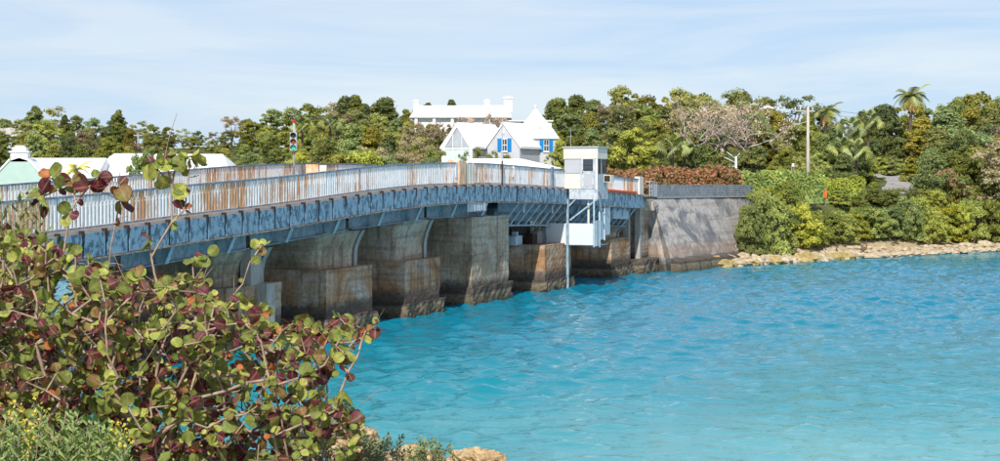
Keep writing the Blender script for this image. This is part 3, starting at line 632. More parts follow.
for o in (0.75, 2.12): g.tube([ba(s0 - .05, o, zb - .62), ba(s0 + .1, -.6 if o < 1 else .35, zb - 1.9)], .05, 5)
part('support_bracket', g, M['stiff'], bt)
a1 = bt.location
g = MB(); g.tube([ba(s0 + .2, .35, zb + 2.6), ba(s0 + .2, .35, zb + 3.7)], .015, 5); part('aerial', g, M['galv'], bt)
g = MB()
for o in (.1, 1.02): g.tube([ba(s0 - .55, o, zb + .02), ba(s0 - .55, o, zb + .9)], .02, 5)
# service platform with white screens below the booth
pf = thing('service_platform', 'white screened service platform hanging below the control booth', 'platform', ba(38.5, .5, 0))
part('floor', abox(MB(), 37.5, 40.0, -1.15, 2.0, 2.60, 2.66), M['girder'], pf)
for o0, o1 in ((-1.12, 0.20), (0.34, 1.93)): part('screen_panel', abox(MB(), 37.42, 37.47, o0, o1, 2.66, 3.97), M['whitepanel'], pf)
for s_0, s_1, zt in ((37.5, 38.2, 4.0), (38.28, 39.0, 4.45), (39.1, 40.2, 4.75)): part('side_screen', abox(MB(), s_0, s_1, 2.0, 2.05, 2.60 + (zt - 4.0) * .8, zt + .15), M['booth_side'], pf)
for s, o, z0, z1, r, mm in ((37.36, 0.27, -1.0, zb - 0.62, .085, 'girder'), (37.34, 1.97, 2.55, zb - .62, .055, 'stiff'), (37.4, -1.16, 2.3, zb - 1.5, .06, 'girder'), (38.25, 2.02, 2.5, zb - .62, .06, 'stiff'), (39.1, 2.06, 2.9, zb - .62, .06, 'stiff'), (37.7, 1.5, 2.6, zb - .62, .07, 'cream'), (40.3, 2.0, 3.3, zb - .3, .05, 'stiff')):
    g = MB(); g.tube([ba(s, o, z0), ba(s, o, z1)], r, 8); part('post', g, M[mm], pf)
g = MB(); g.tube([ba(38.2, 2.25, 4.4), ba(37.3, 2.25, zb - .45)], .035, 5); g.tube([ba(39.4, 2.25, 4.3), ba(37.4, 2.25, zb - .1)], .03, 5)
part('ladder_rail', g, M['galv'], pf)
for k in range(6):
    u = k / 6; g = MB(); a = Vector(ba(38.2, 2.25, 4.4)).lerp(Vector(ba(37.3, 2.25, zb - .45)), u); b = a + BN * .4 * 0 + Vector((0, 0, .28)); g.tube([a, b], .015, 4); part('ladder_stay', g, M['galv'], pf)

# gate
gt = thing('pedestrian_gate', 'orange and white painted gate with pale pickets in the railing above the piers', 'gate', bp(22.2, 0.0, 0))
part('painted_board', bbox(MB(), 21.05, 21.9, -0.55, 0.12, 0.0, 1.22), M['orange_rust'], gt)
part('white_edge', bbox(MB(), 20.75, 21.0, 0.0, 0.06, 0.35, 1.12), M['whitepanel'], gt)
for i, s in enumerate((22.25, 22.62, 22.98)): part('picket', bbox(MB(), s - .13, s + .13, -.3, .06, 0.02, 1.12 - .05 * (i % 2)), M['cream'], gt)
part('gate_frame', bbox(MB(), 22.05, 23.2, -.06, -.01, 0.9, 1.0), M['rail_blue'], gt)
# thin pole
g = MB(); g.tube([bp(27.0, 0.10, -0.1), bp(27.0, 0.10, 1.3)], 0.045, 8); fp = thing('flag_pole', 'thin bare pole with rusty foot standing against the bridge railing', 'pole', bp(27.0, 0.1, 0)); part('foot', g, M['rustdark'], fp)
g = MB(); g.tube([bp(27.0, 0.10, 1.3), bp(27.0, 0.10, 3.6)], [0.035, .028], 8); part('shaft', g, M['greyp'], fp)
# traffic signal
tl = thing('traffic_signal', 'pedestrian height traffic signal with lit green lens and red cap beside far railing', 'traffic light', bp(17.9, -7.7, 0))
q = Vector(bp(17.9, -7.7, 0))
def tube1(z0, z1, r, dx=0, n=10): g = MB(); g.tube([q + Vector((dx, 0, z0)), q + Vector((dx, 0, z1))], r, n); return g
part('pole', tube1(0, 3.20, .055), M['pale_conc'], tl, True); part('red_cap', tube1(3.20, 3.34, .085), M['red'], tl)
hd = part('housing', MB().box((q.x, q.y - .17, q.z + 2.22), (.35, .20, .94)), M['greyp'], tl)
for z, mm in ((2.53, 'dark'), (2.22, 'amber'), (1.91, 'greenlamp')):
    g = MB(); c = Vector((q.x, q.y - .27, q.z + z)); g.tube([c, c + Vector((0, -.03, 0))], .125, 16); part('lens', g, M[mm], hd)
    g = MB(); n = 9; vs = []
    for k in range(n):
        a = math.radians(-20 + 220 * k / (n - 1)); e = Vector((math.cos(a), 0, math.sin(a))) * .145; vs += [c + e, c + e + Vector((0, -.16, 0))]
    g.add(vs, [(2 * k, 2 * k + 2, 2 * k + 3, 2 * k + 1) for k in range(n - 1)]); part('visor', g, M['dark'], hd)
q2 = Vector(bp(19.4, -7.5, 0)); br = thing('road_barrier', 'small orange and white barrier on deck right of the traffic signal', 'barrier', q2)
part('orange_body', MB().box((q2.x, q2.y, q2.z + .52), (.8, .3, 1.04), BROT * 0, taper=.85), M['orange_rust'], br); part('cap', MB().box((q2.x + .6, q2.y, q2.z + .5), (.35, .3, 1.0)), M['cream'], br)

# ------------------------------------------------------------------ houses
def gable(t, c, a, wd, dp, z0, ze, zr, wallm, roofm, over=.22, front=True):
    """gabled wing: c = middle of the gable foot, a = yaw, wd wide, dp deep; returns local axes"""
    u = Vector((math.cos(a), -math.sin(a), 0)); v = Vector((math.sin(a), math.cos(a), 0)); c = Vector((c[0], c[1], 0))
    P = lambda x, y, z: c + u * x + v * y + Vector((0, 0, z))
    g = MB(); h = wd / 2
    g.prism([P(-h, 0, z0), P(h, 0, z0), P(h, 0, ze), P(0, 0, zr - .08), P(-h, 0, ze)], v * dp); part('wall', g, wallm, t)
    sl = (zr - ze) / h
    for sg in (-1, 1):
        g = MB(); e = h + over; y0, y1 = -.14, dp + .14; th = .16
        g.box8([P(0, y0, zr - .06), P(sg * e, y0, zr - .06 - sl * e), P(sg * e, y1, zr - .06 - sl * e), P(0, y1, zr - .06), P(0, y0, zr + th), P(sg * e, y0, zr + th - sl * e), P(sg * e, y1, zr + th - sl * e), P(0, y1, zr + th)])
        r = part('roof_slope', g, roofm, t)
        # limestone slate courses
        for k in range(1, 6):
            f = k / 6; g = MB(); x = sg * e * f; zz = zr + th - sl * e * f
            x2 = sg * (e * f - .06); g.box8([P(x, y0, zz - .02), P(x2, y0, zz - .02), P(x2, y1, zz - .02), P(x, y1, zz - .02), P(x, y0, zz + .02), P(x2, y0, zz + .02 + sl * .06), P(x2, y1, zz + .02 + sl * .06), P(x, y1, zz + .02)]); part('roof_course', g, roofm, r)
    return P
def shutter_window(t, P, x, z, w_=.55, h_=1.15, y=-.0, sw_=.30):
    def b(x0, x1, y0, y1, z0, z1):
        g = MB(); g.box8([P(x0, y0, z0), P(x1, y0, z0), P(x1, y1, z0), P(x0, y1, z0), P(x0, y0, z1), P(x1, y0, z1), P(x1, y1, z1), P(x0, y1, z1)]); return g
    f = part('window', b(x - w_ / 2, x + w_ / 2, y - .05, y + .02, z, z + h_), M['white'], t)
    for i in (0, 1):
        for j in (0, 1):
            part('pane', b(x - w_ / 2 + .05 + i * w_ * .46, x - w_ / 2 + .05 + i * w_ * .46 + w_ * .38, y - .06, y - .05, z + .06 + j * h_ * .48, z + .06 + j * h_ * .48 + h_ * .42), M['glass'], f)
    part('sill', b(x - w_ / 2 - .06, x + w_ / 2 + .06, y - .12, y + .02, z - .1, z - .01), M['white'], f)
    for sg in (-1, 1):
        xc = x + sg * (w_ / 2 + sw_ / 2 + .03); s_ = part('shutter', b(xc - sw_ / 2, xc + sw_ / 2, y - .08, y - .02, z - .02, z + h_ + .02), M['bluesh'], t)
hY = 150
h1 = thing('cottage', 'pale grey cottage with white stepped roofs, blue shutters and a pointed tower', 'house', (-1, 153, 5.6))
a = math.radians(27)
c1 = at(457.5, 162, 151.5); zr1 = at(456, 123.5, 151).z; ze1 = at(456, 145.5, 151).z
P = gable(h1, c1, a, 3.5, 8.2, 5.4, ze1, zr1, M['wall_grey'], M['white'])
hh = 1.75
def quadp(P, pts, th, m, nm, par, lab=None):
    g = MB(); g.prism([P(x, -.03, z) for x, z in pts], P(0, -th, 0) - P(0, 0, 0)); return part(nm, g, m, par, label=lab)
zs = ze1 + .0
gl = quadp(P, [(-1.45, 6), (1.45, 6), (1.45, zs - .35), (-1.45, zs - .35)], .03, M['glass_green'], 'glass_wall', h1)
gt_ = quadp(P, [(-1.45, zs - .28), (1.45, zs - .28), (0, zr1 - .42)], .03, M['glass_grey'], 'gable_glass', h1)
for x in (-1.5, -.5, .55, 1.5): quadp(P, [(x - .05, 6), (x + .05, 6), (x + .05, zs - .2), (x - .05, zs - .2)], .07, M['white'], 'mullion', gl)
for x in (-.5, .55): quadp(P, [(x - .03, zs - .28), (x + .03, zs - .28), (x + .03, zr1 - .5 - abs(x) * 1.2), (x - .03, zr1 - .5 - abs(x) * 1.2)], .07, M['white'], 'mullion', gt_)
quadp(P, [(-1.5, zs - .37), (1.5, zs - .37), (1.5, zs - .26), (-1.5, zs - .26)], .08, M['white'], 'transom', gl)
for sg in (-1, 1):
    quadp(P, [(sg * 1.95, zs - .35), (sg * 1.5, zs - .35), (0, zr1 - .35), (0, zr1 + .1)][::sg], .12, M['white'], 'bargeboard', h1)
    quadp(P, [(sg * 1.75, 6), (sg * 1.5, 6), (sg * 1.5, zs - .3), (sg * 1.75, zs - .3)][::sg], .10, M['white'], 'corner_board', h1)
c2 = at(503.5, 162, 148.5); zr2 = at(503, 123.5, 148.5).z; ze2 = at(503, 146, 148.5).z
P2 = gable(h1, c2, a, 3.6, 5.5, 5.4, ze2, zr2, M['wall_grey'], M['white'], .18)
shutter_window(h1, P2, .12, at(0, 151.3, 148.5).z, .62, 1.25, sw_=.42)
quadp(P2, [(-.12, zr2 - 1.05), (.12, zr2 - 1.05), (.12, zr2 - .55), (-.12, zr2 - .55)], .05, M['white'], 'vent', h1)
# tower
ta = math.radians(-14); tc_ = at(535.5, 162, 153.5); tu = Vector((math.cos(ta), -math.sin(ta), 0)); tv = Vector((math.sin(ta), math.cos(ta), 0))
PT = lambda x, y, z: Vector((tc_.x, tc_.y, 0)) + tu * x + tv * y + Vector((0, 0, z))
zt, za_ = at(0, 138, 153).z, at(0, 107.5, 154).z; hw = 1.8
g = MB(); g.box8([PT(-hw, -hw, 5.4), PT(hw, -hw, 5.4), PT(hw, hw, 5.4), PT(-hw, hw, 5.4), PT(-hw, -hw, zt), PT(hw, -hw, zt), PT(hw, hw, zt), PT(-hw, hw, zt)]); part('tower_wall', g, M['wall_grey'], h1)
e = hw + .15; n = 6; g = MB(); vs = []
for k in range(n + 1):
    f = k / n; r = e * (1 - f) * (1 + .06 * math.sin(f * math.pi)) + .04
    vs += [PT(-r, -r, zt - .1 + (za_ - zt) * f), PT(r, -r, zt - .1 + (za_ - zt) * f), PT(r, r, zt - .1 + (za_ - zt) * f), PT(-r, r, zt - .1 + (za_ - zt) * f)]
g.add(vs, [(4 * k + i, 4 * k + (i + 1) % 4, 4 * k + 4 + (i + 1) % 4, 4 * k + 4 + i) for k in range(n) for i in range(4)] + [(3, 2, 1, 0)]); tr_ = part('tower_roof', g, M['white'], h1)
g = MB(); p = PT(0, 0, za_ - .1); g.tube([p, p + Vector((0, 0, .14)), p + Vector((0, 0, .25)), p + Vector((0, 0, .36))], [.06, .12, .12, .03], 8); part('finial', g, M['white'], tr_, True)
PTf = lambda x, y, z: PT(x, y - hw, z)
shutter_window(h1, PTf, .62, at(0, 151.5, 152).z, .55, 1.2, sw_=.38)
g = MB(); g.box8([PT(.05, -hw + .35, zt + .85), PT(.2, -hw + .35, zt + .85), PT(.2, -hw + .9, zt + .85), PT(.05, -hw + .9, zt + .85), PT(.05, -hw + .35, zt + 1.1), PT(.2, -hw + .35, zt + 1.1), PT(.2, -hw + .9, zt + 1.1), PT(.05, -hw + .9, zt + 1.1)]); part('roof_vent', g, M['glass_grey'], tr_)
# low hipped annex in front
an = thing('garage', 'low white hipped roof building in front of the grey cottage', 'house', (1.2, 139, 5))
A, B_, C_, D_ = at(455, 168, 137), at(562, 168.5, 138), at(562, 168, 145), at(452, 168, 144); R1, R2 = at(472, 158.5, 140.5), at(522, 158.8, 141.0)
g = MB(); g.add([A, B_, C_, D_, R1, R2], [(0, 1, 5, 4), (1, 2, 5), (2, 3, 4, 5), (3, 0, 4), (3, 2, 1, 0)]); part('roof', g, M['white'], an)
g = MB(); cz = A.z; ins = lambda p, q_: p.lerp(q_, .03)
cm = (A + B_ + C_ + D_) / 4
qq = [ins(x, cm) for x in (A, B_, C_, D_)]; g.box8([(p.x, p.y, 4.2) for p in qq] + [(p.x, p.y, cz - .02) for p in qq]); part('wall', g, M['wall_grey'], an)
# big white roofed house behind
def hip_house(nm, label, xl, xr, ytop, yeave, Y, depth, wallm, zfoot, ridge_in=(.0, .0), chims=(), yaw=0, lip=0.3):
    pl, pr_ = at(xl, yeave, Y), at(xr, yeave, Y); zr = at(0, ytop, Y + depth / 2).z; ze = pl.z
    t = thing(nm, label, 'house', ((pl.x + pr_.x) / 2, Y + depth / 2, zfoot))
    cx, cy = (pl.x + pr_.x) / 2, Y + depth / 2; ca, sa = math.cos(yaw), math.sin(yaw)
    Q = lambda x, y, z: Vector((cx + x * ca - y * sa, cy + x * sa + y * ca, z))
    hw_, hd = (pr_.x - pl.x) / 2, depth / 2; i0, i1 = ridge_in
    g = MB(); g.add([Q(-hw_, -hd, ze), Q(hw_, -hd, ze), Q(hw_, hd, ze), Q(-hw_, hd, ze), Q(-hw_ + i0, 0, zr), Q(hw_ - i1, 0, zr)], [(0, 1, 5, 4), (1, 2, 5), (2, 3, 4, 5), (3, 0, 4), (3, 2, 1, 0)])
    rf = part('roof', g, M['white'], t)
    for k in range(1, 7):
        f = k / 7; g = MB(); y = -hd * (1 - f); zz = ze + (zr - ze) * f; xa, xb = -hw_ + i0 * f, hw_ - i1 * f; dy = hd / 7 * .35; dzz = (zr - ze) / 7 * .35
        g.add([Q(xa, y, zz), Q(xb, y, zz), Q(xb, y, zz + .05), Q(xa, y, zz + .05), Q(xa, y + dy, zz + dzz + .004), Q(xb, y + dy, zz + dzz + .004)], [(0, 1, 2, 3), (3, 2, 5, 4)]); part('roof_course', g, M['white'], rf)
    g = MB(); l = lip; g.box8([Q(-hw_ + l, -hd + l, zfoot), Q(hw_ - l, -hd + l, zfoot), Q(hw_ - l, hd - l, zfoot), Q(-hw_ + l, hd - l, zfoot), Q(-hw_ + l, -hd + l, ze - .02), Q(hw_ - l, -hd + l, ze - .02), Q(hw_ - l, hd - l, ze - .02), Q(-hw_ + l, hd - l, ze - .02)]); part('wall', g, wallm, t)
    for (xc, yt, wpx) in chims:
        p = at(xc, yt, cy); w_ = wpx / F * cy; b = MB(); b.box((p.x, cy, (p.z + zr - .8) / 2), (w_, w_, p.z - zr + .8)); b.box((p.x, cy, p.z + .06), (w_ * 1.3, w_ * 1.3, .12)); ch = part('chimney', b, M['white'], rf)
        b = MB(); b.box((p.x, cy, p.z + .20), (w_ * .75, w_ * .75, .16), taper=.7); part('chimney_cap', b, M['white'], ch)
    return t, Q, hw_, hd, ze
t, Q, hw_, hd, ze = hip_house('manor_house', 'long white roofed house with chimneys on hill behind the tower cottage', 409, 512, 105.5, 117.5, 182, 9, M['white'], 8.0, (.9, .5), ((416, 102, 5), (487, 101.5, 5), (508, 98.5, 8)), lip=.6)
for x in (-5.4, -3.2, -1, 1.2, 3.4, 5.4):
    g = MB(); p = Q(x, -hd + .35, 0); g.box((p.x, p.y, (8.0 + ze) / 2), (.35, .35, ze - 8.0 - .04)); part('veranda_post', g, M['white'], t)
g = MB(); p = at(530, 122, 184); g.box((p.x, p.y, p.z - 2.5), (5.2, 3, 5.0)); g.box((p.x, p.y, p.z + .08), (5.6, 3.4, .16)); part('flat_wing', g, M['white'], t)
for xq in (514, 524, 536):
    w_ = MB(); p2 = at(xq, 126, 182.4); w_.box((p2.x, p2.y, p2.z), (.7, .1, 1.0)); part('window', w_, M['glass'], t)
# white roofs at the left
t, Q, hw_, hd, ze = hip_house('mint_cottage', 'pale mint gabled cottage with stepped white chimney behind the bridge rail, far left', -6, 96, 158, 178, 132, 7, M['mint'], 2.5, (1.6, 0), ())
# its gable end facing the left with the chimney on top
p = at(19, 160, 131); g = MB(); hg = 2.6
g.prism([(p.x - hg, p.y, 2.5), (p.x + hg, p.y, 2.5), (p.x + hg, p.y, p.z - 2.0), (p.x + .9, p.y, p.z - .1), (p.x, p.y, p.z + .2), (p.x - .9, p.y, p.z - .1), (p.x - hg, p.y, p.z - 2.0)], (0, 2.2, 0)); part('gable_wall', g, M['mint'], t)
for sg in (-1, 1):
    g = MB(); g.prism([(p.x + sg * .8, p.y - .1, p.z - .05), (p.x + sg * (hg + .15), p.y - .1, p.z - 2.1), (p.x + sg * (hg + .15), p.y - .1, p.z - 1.9), (p.x + sg * .8, p.y - .1, p.z + .15)][::sg], (0, 2.5, 0)); part('gable_coping', g, M['white'], t)
g = MB(); g.box((p.x, p.y + .4, p.z + .25), (1.5, .8, .8)); g.box((p.x, p.y + .4, p.z + .72), (1.75, 1.0, .14)); g.box((p.x, p.y + .4, p.z + .95), (1.2, .7, .32)); ch = part('chimney', g, M['white'], t)
g = MB(); g.box((p.x, p.y + .4, p.z + 1.19), (.75, .5, .16)); part('chimney_cap', g, M['white'], ch)
hip_house('hipped_cottage', 'white hip roofed cottage second from left behind the railing', 78, 150, 153.5, 182, 134, 8, M['mint'], 2.5, (2.2, 1.0))
hip_house('long_cottage', 'white roofed cottage left of the traffic signal, sloping right end', 140, 231, 154, 173, 138, 8, M['mint'], 2.8, (.5, 1.5))
t, *_ = hip_house('hilltop_house', 'white house corner glimpsed between bare trees on the right skyline', 764, 775, 106, 108.5, 190, 4, M['white'], 8.5, (.4, .4), ())

# ------------------------------------------------------------------ vegetation prototypes (unit height trees, base at the origin)
def leaf_cloud(centres, radii, n_per, size, flat=0.0, seed=0, elong=1.5, up=0.25, squash=0.85):
    r = np.random.default_rng(seed); C = np.repeat(np.array(centres, float), n_per, 0); R = np.repeat(np.array(radii, float), n_per)
    N = len(C); d = r.normal(size=(N, 3)); d /= np.linalg.norm(d, axis=1)[:, None]
    d[:, 2] = np.where(d[:, 2] < -0.35, -d[:, 2] * 0.6, d[:, 2])
    rad = R * (0.25 + 0.95 * r.random(N) ** 0.75)
    p = C + d * rad[:, None] * np.array([1, 1, squash])
    nrm = d * 0.75 + r.normal(size=(N, 3)) * 0.5 + np.array([0, 0, up]); nrm /= np.linalg.norm(nrm, axis=1)[:, None]
    t = np.cross(nrm, r.normal(size=(N, 3))); t /= np.linalg.norm(t, axis=1)[:, None]; b = np.cross(nrm, t)
    s = size * (0.6 + 0.8 * r.random(N))[:, None]
    v = np.stack([p - t * s * elong * .5, p + b * s * .42 + nrm * s * .1, p + t * s * elong * .5, p - b * s * .42 + nrm * s * .1], 1).reshape(-1, 3)
    return v
def quads_mesh(name, v, mat):
    n = len(v) // 4; f = np.arange(n * 4).reshape(n, 4)
    me = bpy.data.meshes.new(name); me.vertices.add(len(v)); me.vertices.foreach_set('co', v.ravel())
    me.loops.add(f.size); me.loops.foreach_set('vertex_index', f.ravel()); me.polygons.add(n)
    me.polygons.foreach_set('loop_start', np.arange(0, f.size, 4)); me.polygons.foreach_set('loop_total', np.full(n, 4))
    me.materials.append(mat); me.update(calc_edges=True); return me
def limbs(mb, seed, n=6, h0=.18, r0=.035, spread=.3, top=.8):
    r = random.Random(seed); tips = []
    mb.tube([(0, 0, -.06), (.01, .01, h0 * .5), (0, 0, h0), (.02, -.01, .5)], [r0 * 1.3, r0, r0 * .85, r0 * .4], 7)
    for i in range(n):
        a = 2 * math.pi * i / n + r.uniform(-.4, .4); d = spread * r.uniform(.5, 1.1); z = r.uniform(.45, top)
        p0 = (0, 0, h0 * r.uniform(.7, 1.6)); p1 = (math.cos(a) * d * .5, math.sin(a) * d * .5, (p0[2] + z) / 2 + .05); p2 = (math.cos(a) * d, math.sin(a) * d, z)
        mb.tube([p0, p1, p2], [r0 * .55, r0 * .35, r0 * .12], 5); tips.append(p2)
    return tips
def tree_proto(kind, seed):
    r = random.Random(seed); cs = []; rs = []; mb = MB()
    if kind == 'broad':
        tips = limbs(mb, seed, 7, .2, .03, .32, .8)
        for i in range(70):
            a = r.uniform(0, 6.28); z = r.uniform(.18, .95); lim = .40 * math.sin(min(1, (z - .1) / .85) * math.pi) ** .5 * r.uniform(.35, 1.05)
            cs.append((math.cos(a) * lim, math.sin(a) * lim, z)); rs.append(r.choice([.035, .05, .065, .085, .12]) * r.uniform(.8, 1.15))
        v = leaf_cloud(cs, rs, 200, .025, seed=seed)
    elif kind == 'tall':
        tips = limbs(mb, seed, 6, .3, .022, .2, .9)
        for i in range(42):
            a = r.uniform(0, 6.28); z = .2 + .76 * (i / 42) ** .9; lim = .28 * (1.02 - z) ** .6 * r.uniform(.2, 1.0)
            cs.append((math.cos(a) * lim, math.sin(a) * lim, z)); rs.append(r.uniform(.06, .12))
        v = leaf_cloud(cs, rs, 300, .024, seed=seed, elong=2.0)
    elif kind == 'cedar':
        limbs(mb, seed, 6, .3, .022, .16, .9)
        for i in range(60):
            z = .12 + .86 * (i / 60) ** .9; a = r.uniform(0, 6.28); lim = (.30 * (1.0 - z) ** .8 + .012) * r.uniform(.25, 1.1)
            cs.append((math.cos(a) * lim, math.sin(a) * lim, z)); rs.append(.035 + .07 * (1 - z) * r.uniform(.6, 1.2))
        v = leaf_cloud(cs, rs, 190, .021, seed=seed, elong=2.4, up=.0)
    elif kind == 'shrub':
        for i in range(5):
            a = r.uniform(0, 6.28); mb.tube([(math.cos(a) * .05, math.sin(a) * .05, -.05), (math.cos(a) * .2, math.sin(a) * .2, .35), (math.cos(a) * .35, math.sin(a) * .35, .7)], [.022, .015, .006], 5)
        for i in range(80):
            a = r.uniform(0, 6.28); z = r.uniform(.04, .93); lim = .62 * (1 - z ** 2.6) ** .5 * r.uniform(.3, 1.0)
            cs.append((math.cos(a) * lim, math.sin(a) * lim, z)); rs.append(r.choice([.05, .075, .1, .15]) * r.uniform(.85, 1.15))
        v = leaf_cloud(cs, rs, 190, .034, seed=seed, elong=1.7)
    elif kind == 'sparse':
        limbs(mb, seed, 9, .2, .025, .36, .95)
        for i in range(24):
            a = r.uniform(0, 6.28); z = r.uniform(.3, .97); lim = .4 * r.uniform(.3, 1.0)
            cs.append((math.cos(a) * lim, math.sin(a) * lim, z)); rs.append(r.uniform(.06, .12))
        v = leaf_cloud(cs, rs, 110, .024, seed=seed, elong=1.8)
    return v, mb
TRUNK = {}; CROWN = {}
def get_proto(kind, var, colour):
    key = (kind, var)
    if key not in TRUNK:
        v, mb = tree_proto(kind, 100 + var * 17 + sum(map(ord, kind))); TRUNK[key] = (v, mb.mesh('trunk', M['bark'], smooth=True))
    ck = (kind, var, colour)
    if ck not in CROWN: CROWN[ck] = quads_mesh('crown', TRUNK[key][0], L[colour])
    return TRUNK[key][1], CROWN[ck]
TREES = []
LOOK = {'broad': 'rounded', 'tall': 'upright', 'cedar': 'pointed', 'shrub': 'low spreading', 'sparse': 'thin twiggy'}
CLK = {'olive': 'olive green', 'mid': 'mid green', 'dark': 'dark green', 'bright': 'yellow green', 'brown': 'russet brown', 'shore': 'fresh green', 'dry': 'dry brown'}
def plant(px, Y, ytop, kind, colour, wide=None, group='trees on the hillside', name=None, min_h=1.2):
    X = (px - HX) / F * Y; zg = float(hill_z(X, Y)) - .05
    h = max(min_h, at(px, ytop, Y).z - zg); wd = wide if wide else h * rng.uniform(.85, 1.15)
    if not wide: wd = max(wd, 3.2 if kind != 'cedar' else 2.0)
    if kind == 'shrub': wd = min(wd, h * 1.7)
    tm, cm_ = get_proto(kind, rng.randrange(3), colour)
    nm = name or ('shrub' if kind == 'shrub' else 'tree')
    t = thing(nm, '', 'shrub' if kind == 'shrub' else 'tree', (X, Y, zg), group)
    rot = rng.uniform(0, 6.28); w2 = wd / (1.24 if kind == 'shrub' else .95 if kind in ('broad', 'sparse') else .7)
    if kind in ('cedar', 'tall'): w2 = wd / .7 * .8
    inst('stem' if kind == 'shrub' else 'trunk', tm, t, t.location, (0, 0, rot), (w2, w2, h)); inst('foliage' if kind == 'shrub' else 'crown', cm_, t, t.location, (0, 0, rot), (w2, w2, h))
    TREES.append((t, px, Y, kind, colour)); return t

SKX = [-40, 0, 18, 35, 55, 75, 100, 120, 140, 165, 185, 215, 235, 260, 290, 320, 350, 380, 410, 440, 550, 570, 600, 622, 650, 682, 705, 730, 752, 775, 800, 830, 860, 880, 920, 955, 985, 1040]
SKY = [110, 113, 117, 107, 119, 118, 114, 110, 118, 126, 131, 128, 118, 113, 107, 106, 98, 103, 110, 108, 103, 99, 98, 84, 95, 82, 92, 88, 90, 104, 98, 116, 118, 108, 103, 99, 93, 92]
def skl(x): return float(np.interp(x, SKX, SKY))
def rows(x0, x1, Y, dy, step, pool, jit=6, skip=None, group='trees on the hillside'):
    x = x0 + rng.uniform(0, step)
    while x < x1:
        if not (skip and skip(x)):
            k, c = rng.choice(pool); yj = rng.uniform(-jit, jit)
            if k == 'cedar': yj -= 3
            plant(x, Y + rng.uniform(-5, 5), skl(x) + dy + yj, k, c, group=group)
        x += step * rng.uniform(.75, 1.25)
LP = [('broad', 'olive'), ('broad', 'olive'), ('broad', 'mid'), ('tall', 'mid'), ('broad', 'bright'), ('sparse', 'brown'), ('tall', 'olive'), ('broad', 'dark')]
LP0 = [('broad', 'olive'), ('sparse', 'olive'), ('tall', 'dark'), ('broad', 'mid'), ('sparse', 'brown'), ('cedar', 'dark'), ('broad', 'dark'), ('sparse', 'olive')]
G1 = 'trees on the left hillside'; G2 = 'trees on the right hillside'
rows(-25, 425, 228, 1, 19, LP0, 4, group=G1)
rows(-25, 420, 205, 11, 20, LP, 5, group=G1)
rows(-20, 425, 184, 21, 22, LP, 6, group=G1)
rows(-20, 440, 166, 31, 24, LP, 6, lambda x: x < 30, group=G1)
rows(225, 442, 150, 42, 25, LP, 5, group=G1)
rows(232, 445, 134, 56, 26, [('broad', 'mid'), ('shrub', 'mid'), ('broad', 'olive'), ('shrub', 'bright')], 5, group=G1)
rows(430, 560, 205, 8, 26, LP0, 3, lambda x: 425 < x < 548, group=G1)
for x, y, k, c in ((428, 103, 'cedar', 'dark'), (452, 100, 'cedar', 'dark'), (355, 95, 'cedar', 'dark'), (345, 97, 'tall', 'dark'), (385, 98, 'tall', 'dark'), (35, 106, 'cedar', 'dark'), (65, 115, 'cedar', 'dark'), (119, 110, 'cedar', 'dark')):
    plant(x, 215, y, k, c, group=G1)
plant(425, 160, 128, 'sparse', 'brown', group=G1)
for x, y, k, c in ((406, 123, 'broad', 'olive'), (418, 124, 'broad', 'brown'), (431, 123.5, 'broad', 'olive'), (443, 124, 'sparse', 'brown'), (452, 127, 'broad', 'brown'), (438, 137, 'broad', 'olive')): plant(x, 170 if y < 130 else 163, y, k, c, 3.4, group=G1)
for x in (462, 476, 490, 504): plant(x, 172, 115 + (x % 5), 'sparse', 'dry', 2.6, group=G1)
plant(432, 146, 147, 'broad', 'bright', group=G1); plant(418, 150, 138, 'sparse', 'brown', group=G1)
for x, y in ((135, 156), (146, 150), (152, 158)): plant(x, 128, y, 'broad', 'mid', 2.4, group=G1)
for x, y in ((186, 160), (193, 163)): plant(x, 130, y, 'sparse', 'olive', 1.6, group=G1)
for x, y, k in ((462, 151, 'sparse'), (478, 147, 'broad'), (494, 152, 'sparse'), (506, 156, 'shrub')): plant(x, 144.2, y, k, 'olive', 1.7, group='shrubs in front of the grey cottage')
for x, y in ((560, 140), (553, 152), (566, 150)): plant(x, 152, y, 'broad', 'bright', 2.6, group=G2)
RP = [('broad', 'olive'), ('broad', 'mid'), ('tall', 'olive'), ('broad', 'dark'), ('broad', 'bright'), ('tall', 'mid'), ('sparse', 'brown'), ('broad', 'olive')]
RP0 = [('broad', 'dark'), ('broad', 'mid'), ('tall', 'dark'), ('sparse', 'olive'), ('broad', 'olive'), ('sparse', 'mid')]
rows(548, 1030, 202, 2, 23, RP0, 5, group=G2)
rows(555, 1030, 186, 14, 24, RP, 6, lambda x: 862 < x < 912, group=G2)
rows(560, 1030, 170, 27, 26, RP, 6, lambda x: 855 < x < 926, group=G2)
rows(560, 1030, 156, 42, 28, RP, 6, lambda x: 660 < x < 765 or 850 < x < 928, group=G2)
rows(650, 830, 146, 62, 26, [('shrub', 'mid'), ('broad', 'mid'), ('shrub', 'olive')], 4, group=G2)
rows(910, 1035, 150, 52, 26, RP, 6, group=G2)
plant(770, 176, 108, 'broad', 'olive', 5.0, group=G2); plant(757, 172, 112, 'broad', 'mid', 4.5, group=G2); plant(945, 146, 168, 'broad', 'brown', 4.0, group=G2); plant(985, 148, 150, 'broad', 'mid', 5.5, group=G2); plant(965, 152, 130, 'broad', 'mid', 5.0, group=G2)
